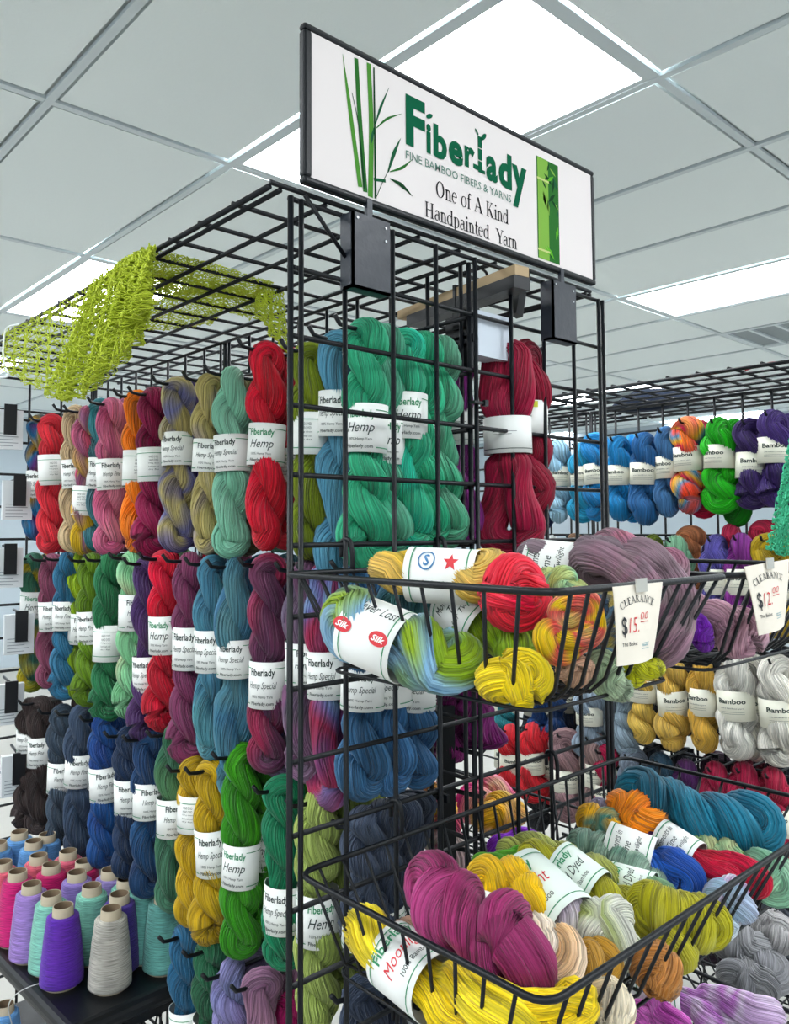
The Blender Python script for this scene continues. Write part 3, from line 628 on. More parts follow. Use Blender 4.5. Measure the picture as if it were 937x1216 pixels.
row('second', [
 ('olive, teal and yellow', 40, 655, 822, 703, 738, 'hemp', '7a9048 3f7358 2f5f52 b8a534 6f7c34', dict(sections=4)),
 ('grey green and yellow', 56, 657, 820, 706, 740, 'special', '5a7060 b0a23c 4f6454', SLIM),
 ('dusty plum', 63, 656, 818, 715, 749, 'special', '7c4258'),
 ('blue teal', 80, 655, 828, 715, 749, 'fine', '3a7190 2f6684'),
 ('lime green', 98, 652, 832, 728, 765, 'special', '8fa522 7c9a20', dict(X=.175)),
 ('moss green', 110, 656, 836, 726, 765, 'fine', '5f7c2c 6a8a30'),
 ('fern green', 130, 655, 854, 744, 785, 'back', '2c6c48 35784f', dict(v=1)),
 ('darker fern green', 146, 656, 842, 730, 767, 'special', '2d6a46', SLIM),
 ('pale mint and cream', 160, 652, 852, 707, 748, 'fine', '7ab286 8fc49a b4bf9c', dict(sections=3)),
 ('dark violet', 178, 658, 880, 781, 821, 'special', '42285c 4a2c58'),
 ('cherry red', 197, 652, 864, 732, 776, 'hemp', 'c01c3c'),
 ('rosewood mauve', 226, 654, 902, 745, 795, 'special', '7e3a5c 6e3454'),
 ('slate blue', 253, 657, 902, 749, 797, 'special', '3f6882 4a7a8e 54858c', dict(sections=3)),
 ('second slate blue', 273, 657, 890, 733, 783, 'fine', '3c6480', SLIM),
 ('long loose slate blue', 280, 660, 950, 759, 805, 'special', '3c6884 4c7888 587f86', dict(shape='loose')),
 ('harbour blue', 300, 662, 905, 742, 785, 'special', '33607e', SLIM),
 ('dark plum and rose', 319, 657, 918, 786, 838, 'special', '522f4c 5f2f4a 97304e', dict(sections=3)),
 ('grey mauve', 338, 662, 925, 765, 815, 'special', '6e5878 7c6680', SLIM),
 ('smoky mauve', 363, 662, 925, 762, 812, 'special', '55475c 6a586a 74506c', dict(shape='loose')),
 ('smoky grey', 381, 662, 905, 752, 808, 'special', '544c5c 5f5664', SLIM),
 ('plum, red and pale blue', 389, 664, 950, 773, 829, 'special', '6c3a62 97304c 6a6a9c 7fa0b8', dict(X=.155, sections=2.5, shape='loose')),
 ('crimson and mauve', 415, 664, 925, 790, 830, 'fine', '98304e 8c3a5c', SLIM),
 ('first denim blue', 430, 660, 946, 792, 842, 'special', '456f92 3c6488', dict(X=.155)),
 ('second denim blue', 462, 664, 940, 789, 836, 'special', '44709a', dict(X=.195, hook=False)),
 ('third denim blue', 492, 668, 935, 790, 840, 'special', '3f6890', dict(X=.235, hook=False))])
row('third', [
 ('dark brown', 49, 825, 992, 876, 910, 'fine', '372b29'),
 ('second dark brown', 36, 828, 985, 860, 893, 'special', '352927', dict(X=.135, hook=False)),
 ('third dark brown', 63, 828, 978, 893, 927, 'special', '33292a', SLIM),
 ('charcoal slate', 74, 835, 1007, 905, 941, 'fine', '394756'),
 ('slate navy', 95, 836, 1020, 895, 934, 'fine', '36465c'),
 ('hidden royal navy', 112, 838, 1026, 912, 950, 'special', '1c4a86', SLIM),
 ('royal navy', 125, 842, 1032, 910, 951, 'fine', '1b3a78 22528c'),
 ('dark royal blue', 142, 845, 1025, 900, 938, 'special', '1a3d70', SLIM),
 ('ink navy', 155, 860, 1044, 923, 966, 'fine', '172c4a'),
 ('midnight navy', 178, 864, 1066, 929, 970, 'fine', '162f52 1f4870'),
 ('second midnight navy', 195, 868, 1050, 931, 970, 'special', '172b4c', SLIM),
 ('sage and bottle green', 207, 858, 1083, 947, 992, 'special', '46705a 35644a 5a8058', dict(sections=3)),
 ('mustard yellow', 232, 898, 1100, 942, 986, 'back', 'b3952c c0a038'),
 ('golden yellow', 254, 900, 1117, 983, 1036, 'special', 'b7982e c4a63c', dict(v=1)),
 ('bright grass green', 287, 882, 1138, 1000, 1051, 'hemp', '3c8418 4a9420'),
 ('second grass green', 312, 890, 1112, 977, 1029, 'hemp', '3f8420', SLIM),
 ('emerald green', 337, 920, 1150, 1048, 1103, 'special', '1f7452 237c58'),
 ('pale lime', 377, 935, 1225, 1056, 1117, 'hemp', '98a862 a6b470'),
 ('second pale lime', 405, 936, 1180, 1068, 1122, 'hemp', '94a45e', SLIM),
 ('third pale lime', 440, 934, 1120, 0, 0, '', '93a35c', dict(X=.26, hook=False)),
 ('charcoal blue', 432, 958, 1118, 1078, 1120, 'special', '3c4658 475264', dict(shape='loose', X=.165)),
 ('second charcoal blue', 455, 950, 1115, 1075, 1116, 'fine', '394355', dict(shape='loose', X=.195, hook=False)),
 ('third charcoal blue', 477, 945, 1110, 1070, 1110, 'special', '343d4e', dict(shape='loose', X=.23, hook=False)),
 ('last charcoal blue', 492, 938, 1105, 0, 0, '', '303848', dict(shape='loose', X=.265, hook=False))])
row('bottom', [
 ('ocean blue', 223, 1096, 1290, 1197, 1240, 'back', '2e6688 2a5c7c'),
 ('pine green', 252, 1112, 1300, 1207, 1250, 'back', '2d6648 28583e'),
 ('lilac blue', 276, 1138, 1340, 1240, 1288, 'special', '7a80a8 8a7ea8'),
 ('grey lilac', 302, 1128, 1330, 1235, 1280, 'special', '7f7692', SLIM),
 ('dusky mauve', 311, 1150, 1350, 1250, 1300, 'special', '8a6680 9a7488', dict(shape='loose')),
 ('second dusky mauve', 333, 1148, 1345, 1250, 1300, 'special', '846078', SLIM),
 ('raspberry pink', 350, 1175, 1380, 1290, 1340, 'special', 'a82464', SLIM),
 ('lime and straw', 378, 1165, 1390, 1310, 1360, 'special', 'a0aa62', SLIM),
 ('blue black', 432, 1158, 1380, 1280, 1330, 'special', '313a4e 3c475a'),
 ('second blue black', 465, 1160, 1370, 1280, 1330, 'special', '2c3446', SLIM)])
# right side of the spine: bigger yarns on hooks
for desc, X, px, y0, y1, l0, l1, cols, wd, kind, shp in (('orchid purple', .36, 544, 402, 640, 485, 530, '8e3a86 7a2c78', 1.0, 'blank', 'loose'),
    ('large wine red', .40, 601, 402, 652, 497, 541, '8c1434 9c1c42', 1.25, 'blank', 'loose'), ('second wine red', .455, 624, 405, 612, 478, 517, '861432', .95, 'tag', 'soft'),
    ('lower plum purple', .42, 560, 770, 882, 0, 0, '7c2468 6c2060', 1.5, '', 'loose'), ('second plum purple', .39, 530, 780, 900, 0, 0, '74225f', 1.1, '', 'loose')):
    o, A = hang(f'{desc} yarn hank hanging behind the front grid', X, px, y0, y1, l0, l1, kind, cols, wide=wd, shape=shp, face=-.2)
    if l0: peg(f'black peg hook holding the {desc} hank', X, A, SPX, .04)

# ------------------------------------------------------------------ bamboo yarn on the right hand rack
BX = 1.525
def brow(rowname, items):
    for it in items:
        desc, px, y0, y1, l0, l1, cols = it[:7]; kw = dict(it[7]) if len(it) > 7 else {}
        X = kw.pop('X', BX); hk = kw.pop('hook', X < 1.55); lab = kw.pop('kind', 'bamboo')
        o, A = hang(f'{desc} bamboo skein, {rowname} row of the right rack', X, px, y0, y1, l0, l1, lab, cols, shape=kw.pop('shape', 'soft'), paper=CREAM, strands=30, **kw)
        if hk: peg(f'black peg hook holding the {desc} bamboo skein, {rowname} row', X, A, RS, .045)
BACK = dict(X=1.585, hook=False)
brow('top', [
 ('pale sky blue', 662, 524, 618, 555, 578, '9cc0d4 aacadb', dict(wide=1.05)), ('turquoise', 690, 526, 618, 554, 577, '3f9cc0'), ('bright sky blue', 707, 515, 615, 552, 576, '2f84bc', dict(wide=1.1)),
 ('azure blue', 735, 518, 617, 553, 577, '2f86bd', dict(wide=1.1)), ('vivid azure', 750, 516, 618, 553, 577, '1f90d0', BACK), ('denim', 765, 514, 622, 550, 576, '2b5f94 346a9c', dict(wide=1.25)), ('grey denim', 791, 507, 612, 543, 569, '44709c', dict(wide=.95)),
 ('orange, pink and yellow', 816, 496, 606, 531, 560, 'e07a2c d83a64 e8b82c 3f86a8 d8503c', dict(sections=4, wide=1.15, kind='bamboo')), ('scarlet', 833, 500, 612, 538, 566, 'c02448', BACK), ('vivid green', 853, 496, 607, 529, 557, '37a81c 45b82a', dict(wide=1.15)), ('leaf green', 872, 500, 622, 535, 566, '2a8a24', BACK),
 ('dark violet', 890, 497, 606, 538, 569, '36205c', dict(wide=1.1)), ('deep purple', 917, 487, 603, 520, 552, '3c2468', dict(wide=1.2)), ('indigo', 935, 492, 602, 530, 562, '301c58', BACK), ('navy', 640, 545, 628, 0, 0, '1c2c58', BACK)])
brow('second', [
 ('white', 655, 636, 730, 665, 688, 'd8dcd8'), ('taupe', 683, 634, 728, 662, 686, '8c6c54'), ('silver lilac', 745, 636, 735, 668, 694, '8d86a0'), ('dark moss', 775, 635, 738, 672, 698, '6a7c2c'),
 ('mint', 802, 636, 745, 674, 702, '8ab898', dict(wide=1.2)), ('periwinkle', 850, 635, 752, 676, 706, '5c54a0', dict(wide=1.1)), ('magenta purple', 880, 633, 755, 676, 706, '84348a', dict(wide=1.2)), ('mustard', 912, 634, 758, 676, 708, 'b49a20', dict(wide=1.1)), ('coral pink', 908, 618, 700, 0, 0, 'd04460', dict(X=1.6, hook=False)), ('rose', 868, 622, 705, 0, 0, 'c84060', BACK), ('peach', 820, 625, 700, 0, 0, 'd0906c', BACK), ('slate', 700, 638, 720, 0, 0, '5c6c7c', BACK), ('second mustard', 935, 636, 760, 676, 710, 'ac921c')])
brow('third', [
 ('blue grey', 699, 812, 898, 838, 860, '8c9aa8', dict(wide=1.15)), ('second blue grey', 742, 800, 895, 806, 830, '90a0ac', dict(wide=1.0)), ('pale yellow', 762, 790, 880, 806, 832, 'd8ba6c', dict(wide=1.1)), ('straw yellow', 797, 782, 887, 818, 848, 'd6b468', dict(wide=1.15)),
 ('deep straw', 834, 780, 890, 816, 848, 'cfa95c', dict(wide=1.1)), ('snow white', 872, 774, 898, 818, 852, 'e6e4dc', dict(wide=1.35)), ('second white', 893, 778, 898, 822, 854, 'dcd9cf', BACK), ('third white', 922, 778, 910, 828, 862, 'e2dfd6', dict(wide=1.3)),
 ('royal blue', 640, 820, 880, 0, 0, '1e4a84', BACK), ('midnight', 660, 815, 880, 0, 0, '1c3c6c', BACK), ('fog grey', 725, 805, 893, 0, 0, '9aa6b0', BACK), ('teal', 600, 815, 870, 0, 0, '2f7c84', BACK)])
brow('fourth', [
 ('light coral', 607, 860, 945, 893, 916, 'c8343c', dict(wide=1.15)), ('coral red', 632, 858, 950, 892, 917, 'cc3840', dict(wide=1.1)), ('deep coral', 652, 862, 952, 900, 925, 'c4303c', BACK), ('rose taupe', 672, 866, 975, 912, 938, 'a08284 977a7e', dict(wide=1.25)), ('mocha', 690, 868, 975, 915, 940, '8c746c', BACK),
 ('pale taupe', 706, 870, 985, 905, 932, 'a48a88', dict(wide=1.1)), ('raspberry', 718, 885, 975, 930, 955, 'b0224e', dict(wide=1.0)), ('cool grey', 752, 890, 985, 935, 962, '7c8694', dict(wide=1.1)), ('dark teal', 785, 895, 990, 945, 970, '1c3c50'), ('black', 640, 940, 985, 0, 0, '202428', BACK),
 ('aubergine', 815, 902, 1000, 946, 972, '4c2058'), ('wine', 850, 905, 1010, 950, 978, '9c2444', dict(wide=1.1)), ('claret', 884, 906, 1015, 952, 982, 'a62848', dict(wide=1.1)), ('garnet', 918, 912, 1020, 958, 990, '98203c', dict(wide=1.1))])
# skeins added on the right rack's far side, dark to shade the gaps
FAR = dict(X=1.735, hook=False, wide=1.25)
brow('added far side second', [(d, px, 640, 735, 668, 694, c, FAR) for d, px, c in (('dim white', 650, 'c4c8c8'), ('dim pewter', 690, '8c9298'), ('dim plum', 730, '503048'), ('dim ink', 770, '1c2434'), ('dim bottle green', 812, '1f4034'), ('dim violet', 850, '3a2858'), ('dim black', 892, '16181c'), ('dim rust', 928, '7c4030'))])
brow('added far side third', [(d, px, 775+k, 870+k, 805+k, 830+k, c, FAR) for d, px, k, c in (('shadowy blue', 600, 22, '1c3c64'), ('shadowy slate', 636, 18, '2c3844'), ('shadowy navy', 672, 14, '18243c'), ('shadowy black', 708, 10, '14161a'), ('shadowy teal', 745, 7, '143840'), ('shadowy ink', 782, 4, '161c2c'), ('shadowy coal', 820, 1, '15171b'), ('shadowy grey', 858, 0, '3c4044'), ('shadowy umber', 897, -3, '2a1f1a'), ('shadowy midnight', 934, -5, '141a2c'))])
brow('added far side fourth', [(d, px, 890+k, 990+k, 925+k, 950+k, c, FAR) for d, px, k, c in (('murky wine', 600, -40, '5c1428'), ('murky coal', 634, -34, '16181c'), ('murky brown', 668, -28, '33231c'), ('murky black', 704, -20, '121418'), ('murky blue', 740, -14, '16283c'), ('murky slate', 776, -8, '28303a'), ('murky ink', 812, -2, '141a26'), ('murky plum', 850, 3, '3a1c34'), ('murky red', 890, 8, '701c30'), ('murky navy', 930, 12, '141c30'))])
brow('fifth', [(d, px, y, y+100, 0, 0, c, dict(wide=1.2)) for d, px, y, c in (('coal black', 640, 1000, '15171b'), ('iron grey', 676, 1006, '2c3036'), ('navy black', 712, 1012, '141a28'), ('charcoal', 750, 1020, '24282e'), ('deep teal', 790, 1030, '123038'), ('blackish plum', 834, 1040, '2a1828'), ('soot black', 880, 1050, '131519'), ('storm grey', 925, 1060, '3a4048'))])  # added row, coloured dark to shade the gap over the bright floor
a_, b_ = pt(529, 838, 1.16), pt(529, 1015, 1.16); t = thing('slotted_upright', 'black slotted flat upright with bracket arms beside the spine', 'post', (a_[0], a_[1], 0), Euler((0, 0, -.7)))
link('flat_bar', MB().box((-.013, -.004, 0), (.013, .004, a_[2])).build('flat_bar', [BLACK]), t)
for z_ in (a_[2]-.06, a_[2]-.12, a_[2]-.20): link('bracket_arm', MB().tube([(.010, 0, z_), (.05, 0, z_-.010), (.056, 0, z_-.002)], .0035, 6).build('bracket_arm', [BLACK], True), t)
# ------------------------------------------------------------------ yarn lying in the upper left basket
lying('gold and coral sock yarn skein with white star label, atop small basket', [(438, 672, .80), (500, 682, .78), (570, 684, .76), (602, 668, .75)], 37, 'b99a28 c7aa3c d8b870', .6, 1.2, .47, 'star', lw=.068, sections=3, labroll=.1, lscale=.98)
lying('coral red yarn end with loose threads hanging beside the star label', [(607, 660, .735), (612, 705, .725), (600, 742, .73)], 39, 'd8304c e24a58 d0283e', .5, .4, None, strands=26, ridge=.09)
lying('lime and pale blue skein with white red-printed label in small basket', [(392, 725, .79), (440, 752, .755), (500, 775, .725), (572, 795, .70)], 45, '8fa832 7c9a2c 8fb0c4 7fa3bd 8fa832', .7, .5, .42, 'redlogo', lw=.062, sections=2.2, labroll=.35, lscale=1.02)
lying('teal grey skein tucked behind the lime and blue one', [(448, 708, .83), (500, 722, .82), (545, 735, .81)], 27, '4c7c7c 5c8c88 3f6878', .8, .2)
lying('white labelled skein with lime green strands in middle of small basket', [(535, 712, .80), (565, 735, .775), (610, 765, .755), (652, 790, .74)], 36, '8fa83c 7c9c3a a0b860', .6, 1.4, .24, 'script', lw=.05)
lying('bright yellow skein bulging against the front of the small basket', [(566, 812, .68), (610, 806, .672), (655, 800, .675)], 35, 'e6cc10 f0d818', .35, .8, None, strands=36, ridge=.09)
lying('yellow, coral and peach coil beside the front wires of small basket', [(655, 742, .70), (690, 716, .70), (706, 745, .70), (668, 768, .695), (646, 738, .70)], 22, 'e0b93c e4c850 d8605c e0907c d8c078', .5, .3, None, sections=4, ridge=.09)
lying('pale mint and straw skein behind the coral yarn end', [(640, 690, .80), (672, 700, .77), (700, 712, .76)], 26, '8fc0a0 b9c890 a9b070', .7, .5)
lying('white labelled lunar skein of mauve grey at back of small basket', [(612, 655, .88), (660, 672, .86), (712, 668, .83), (752, 668, .80)], 32, '8a7a82 7a6a72', .5, 1, .34, 'script', lw=.06, lscale=1.02)
lying('big mauve grey hank draped over the rim between the baskets', [(690, 684, .84), (722, 666, .81), (762, 674, .79), (788, 704, .78), (784, 750, .77), (764, 785, .765)], 35, '76626a 86707a 8a6a78 7c6a6e', .35, 1.3, None, strands=26, ridge=.11)
lying('loose rose mauve strands fanned over the mauve grey hank', [(705, 652, .85), (745, 652, .82), (785, 668, .80), (806, 694, .79)], 25, '8a7078 a07082 b07484', .3, .4, None, strands=24, ridge=.11)
lying('lower fold of mauve grey yarn pressed on the right side wires', [(792, 705, .80), (788, 752, .79), (762, 786, .79)], 32, '7a666c 86707a', .4, .9, None, strands=26, ridge=.11)
lying('denim blue and straw coil right of the peach coil', [(702, 716, .745), (728, 724, .74), (724, 765, .74), (700, 762, .74)], 20, '4c6a82 5c7a8c b0a05c 3f5870', .5, .3, None, ridge=.09)
lying('pale peach skein standing low behind the front basket wires', [(680, 775, .715), (686, 815, .705)], 22, 'd0ac94 dcbca6', .3, .2, None, ridge=.08)
lying('pale mint skein low in the basket behind the first price card', [(712, 770, .73), (722, 812, .72), (745, 820, .725)], 23, 'a9bfa0 b8c8ac', .3, .5, None, ridge=.08)
lying('dark slate skein under the denim coil in the small basket', [(705, 765, .77), (745, 775, .77), (770, 770, .78)], 24, '3c4452 4a4a58', .4, .5, None)
lying('lime yellow yarn showing below the first price card', [(735, 802, .735), (765, 796, .735), (785, 788, .74)], 17, 'b8b81c c8c82c', .3, .2, None)
# upper right basket
lying('dusty pink loose hank in the upper right basket', [(826, 722, .88), (848, 732, .87), (872, 750, .865), (905, 740, .87)], 30, 'b08c98 bc98a4 a88090', .3, .6, None, strands=24, ridge=.1)
lying('pale rose hank behind the dusty pink one, upper right basket', [(805, 700, .92), (828, 735, .90), (850, 765, .885)], 22, 'bc9ca6 ac8894', .3, .6, None, ridge=.1)
lying('vivid purple skein wedged at the left of upper right basket', [(822, 728, .845), (832, 752, .84), (838, 772, .84)], 15, '6c1f9c 7a2cae', .3, .2, None)
# ------------------------------------------------------------------ wide lower basket
lying('plum magenta twisted hank along the left of wide basket', [(506, 1008, .80), (520, 1062, .775), (556, 1092, .745), (600, 1122, .715), (640, 1156, .685)], 46, '8a2f5c 9c3c6c 7c2850 a8487a', 1.05, 1.9, None, strands=38, bulge=.75)
lying('yellow skein with white label along the left wall of wide basket', [(420, 1094, .815), (448, 1118, .785), (500, 1160, .735), (560, 1196, .69), (640, 1226, .655)], 43, 'e6cc1c dcc024 ecd860 f0d828 d8b040', .5, .4, .46, 'moon', lw=.062, sections=2., labroll=.35, strands=36)
lying('heap of bright yellow strands in the front corner of wide basket', [(585, 1185, .685), (640, 1196, .665), (690, 1186, .675), (640, 1222, .655)], 26, 'e4c70c f0d420', .4, .2, None, strands=24, ridge=.12)
lying('sunny yellow coil behind the plum hank', [(560, 1050, .86), (590, 1040, .85), (625, 1072, .825), (640, 1098, .81)], 30, 'e0b80e ecc81c c8a012', .45, 1., None, ridge=.09, strands=28)
lying('dark yellow skein with white label right of the plum hank', [(560, 1085, .82), (590, 1098, .80), (622, 1130, .775), (660, 1160, .745)], 33, 'd8922c e0a03c d8c8b4 e2d6c8', .4, .8, .14, 'script', lw=.045, sections=1.4, strands=36)
lying('cream and blush skein in the middle of wide basket', [(622, 1096, .785), (652, 1128, .755), (678, 1168, .725)], 36, 'e2d4c0 e8dccd d8b48c', .25, .5, None, strands=40)
lying('white and lilac skein with big mint white label in wide basket', [(612, 1034, .885), (640, 1060, .855), (670, 1090, .82), (690, 1120, .795)], 38, 'cfc8cc bcb0c0 d8d4d0', .35, .6, .45, 'moon', MINT, lw=.085, labroll=-.3, lscale=1.05)
lying('pale white and sage skein right of the mint label', [(690, 1075, .83), (722, 1102, .80), (748, 1135, .775)], 36, '9aa468 d6d8c8 e2e2d8 a8b47c', .35, 1.2, None, sections=2.5, strands=40)
lying('olive lime twisted skein with white label, centre of wide basket', [(615, 1022, .94), (660, 1022, .92), (705, 1052, .885), (760, 1085, .85), (800, 1105, .825)], 26, 'a5a238 b4b04c 9a983c', 1.6, .3, .42, 'bambooyarn', MINT, lw=.055, labroll=-.2)
lying('khaki green twisted skein behind the olive lime one', [(590, 1010, .98), (640, 1008, .96), (690, 1030, .93), (735, 1050, .90)], 20, '9aa05a a8ac68 8c9450', 1.4, .8, None)
lying('chartreuse twisted skein pressed on the front right wires', [(745, 1070, .86), (790, 1085, .835), (830, 1096, .83), (868, 1100, .825)], 32, 'aaa53c b9b34c c0bc60', 1.5, .2, None, strands=34)
lying('chartreuse skein fold low behind the front wires', [(770, 1110, .83), (800, 1128, .815), (815, 1150, .81)], 28, 'b2ac44 bcb658', .6, .2, None)
lying('sage grey twisted skein behind the olive ones', [(672, 1002, 1.0), (710, 1012, .975), (750, 1036, .935), (788, 1062, .905)], 25, '7c9484 5c7a6c 94a898 6c8a7c', 1.7, .3, None, sections=14)
lying('white labelled skein with green ends, right of the sage skein', [(720, 1040, .92), (765, 1052, .895), (800, 1062, .875)], 19, '8ca888 7a9c7c', .6, .5, .35, 'bambooyarn', MINT, lw=.05)
lying('gold and teal striped skein at the back of wide basket', [(686, 975, 1.04), (712, 978, 1.02), (740, 1000, .99)], 23, 'c89c1c d8a818 3c7c74 c0982c', .5, .4, None, sections=3)
lying('grey lilac coil beside the gold and teal skein', [(700, 958, 1.06), (725, 968, 1.04), (738, 990, 1.02)], 14, '9c94a8 8a8498', .4, .2, None)
lying('orange twisted skein in front of the teal hank', [(722, 950, 1.05), (752, 962, 1.02), (785, 985, .985)], 26, 'e88c0c f09a18 d87c10', .6, .7, None, ridge=.09)
lying('small orange skein end beside the purple strands', [(735, 985, 1.0), (760, 998, .98)], 15, 'e08a10 e89c28', .4, .2, None)
lying('purple plum strands between orange skein and labels', [(738, 972, 1.02), (768, 995, .985), (790, 1010, .965)], 12, '5c2c5c 4c2c6c', .5, .2, None)
lying('teal blue thick twisted hank at the back right of wide basket', [(732, 932, 1.06), (775, 948, 1.035), (825, 972, 1.005), (880, 978, .99), (930, 990, .975)], 34, '17637c 1f7088 125468', 1.35, .3, None, strands=22, ridge=.1, seed=3)
lying('white script labelled skein with deep blue end, wide basket', [(720, 1000, .975), (760, 1015, .955), (800, 1036, .93), (838, 1052, .91)], 26, '2a58b0 3468c0 224a98', .4, .7, .25, 'script', lw=.055, strands=26, lscale=1.05)
lying('crimson red skein with white label bending at the right wires', [(790, 995, .975), (835, 1022, .94), (880, 1036, .92), (912, 1060, .905)], 20, 'b41c3c c4284a', .4, .6, .12, 'script', lw=.05, lscale=1.1)
lying('pale lime and mint skein behind the red one', [(818, 1000, .985), (850, 1008, .97), (885, 1028, .95)], 19, 'a8bc70 90b894 c0c89c', .5, .5, None)
lying('mint green loose skein at the right end of wide basket', [(885, 1020, .955), (915, 1040, .93), (935, 1075, .915)], 28, '9cc4a4 8ab89c b0d0b8', .4, .5, None, strands=26)
lying('pale lilac and blue skein behind the front right wires', [(835, 1062, .90), (870, 1072, .88), (895, 1092, .87)], 28, 'b8b8cc a8c0d4 c4a8c8 ccd0d8', .5, .9, None, sections=3)
lying('icy blue and white skein low at the front right wires', [(845, 1085, .875), (872, 1110, .865)], 22, 'b4c8d8 ccd4da', .3, .9, None)
lying('tan caramel skein behind the front rim of wide basket', [(672, 1150, .755), (705, 1142, .76), (735, 1160, .755)], 26, 'a8803c b48c4c', .4, .3, None)
lying('ivory and straw skein held by the front wires', [(690, 1192, .73), (720, 1190, .73), (750, 1196, .735)], 32, 'ddd2bc e6dcc8 c8b088', .3, .5, None)
lying('brown orange skein pressed on the front wires', [(748, 1142, .775), (778, 1150, .775), (800, 1160, .785)], 32, 'b07a48 bc8858 a06c3c', .35, .4, None)
lying('white skein end between tan and brown orange ones', [(735, 1120, .80), (760, 1145, .785)], 22, 'd8dcd0 c4ccb4', .3, .4, None)
lying('greyish base skein under the heap at left of wide basket', [(470, 1110, .84), (540, 1130, .80), (610, 1170, .76)], 32, '8c6c5c a08070', .5, .4, None)
lying('dark rust skein under the sunny yellow coil', [(600, 1040, .90), (640, 1060, .88), (680, 1100, .85)], 26, '6c3a28 7c4a30', .5, .4, None)
lying('grass green skein end at the back of wide basket', [(560, 1022, .93), (595, 1024, .94), (625, 1018, .96)], 14, '5c9c3c 6cac48', .5, .4, None)
# lowest basket
lying('lilac and white skein with white label in the lowest basket', [(755, 1180, 1.10), (800, 1186, 1.08), (855, 1200, 1.05), (930, 1206, 1.02)], 27, 'c4a8cc d8c8dc b878c0 d4c4d8', .5, .7, .22, 'star', lw=.06, labroll=0)
lying('pink magenta skein in front of the lilac one, lowest basket', [(730, 1208, 1.05), (775, 1206, 1.04), (820, 1222, 1.0)], 22, 'c060b0 cc78bc b850a8', .5, .7, None)
# pink and yellow heap on the spine basket
lying('pink and yellow skein left in the spine basket', [(490, 935, 1.22), (520, 965, 1.22), (545, 985, 1.2)], 26, 'd8407c e8c040 e06090 f0d060', .6, .4, None, sections=3)
lying('hot pink skein with cream ends in the spine basket', [(545, 965, 1.32), (580, 945, 1.36), (605, 955, 1.38)], 24, 'dc4c90 e8c8b0 d83c84', .6, .4, None, sections=3)
lying('yellow and peach skein in the spine basket', [(560, 975, 1.28), (590, 968, 1.3), (618, 968, 1.33)], 26, 'e8c028 f0c890 e8b81c', .6, .6, None, sections=3)
lying('white labelled pink skein at the back of spine basket', [(500, 985, 1.22), (530, 1005, 1.2), (550, 1030, 1.18)], 24, 'e8dcd8 d04080', .5, .4, None, sections=3)
lying('violet skein lying in front of the spine basket heap', [(580, 1008, 1.22), (618, 1000, 1.25), (650, 1002, 1.27)], 16, '7a2cb0 8a3cc0', .6, .4, None)
lying('pale peach skein beside the violet one, spine basket', [(620, 1010, 1.24), (650, 1012, 1.25), (672, 1008, 1.26)], 12, 'c89880 d4a894', .6, .4, None)
# grey heap on the right rack
for k, (P, c) in enumerate((([(840, 1110, 1.52), (875, 1120, 1.5), (915, 1125, 1.48)], '8c8c8e 9a9a9c'), ([(870, 1135, 1.48), (900, 1150, 1.46), (940, 1160, 1.44)], '828286 909092'), ([(895, 1112, 1.5), (920, 1108, 1.5), (945, 1115, 1.48)], 'a4a2a2 b0aeae'), ([(850, 1150, 1.46), (885, 1165, 1.44), (925, 1175, 1.42)], '7c7c80 8a8a8c'))):
    lying(('silver grey', 'mid grey', 'pale grey', 'dark grey')[k]+' soft skein in the grey basket at lower right', P, 24, c, .6, .4+k, None)

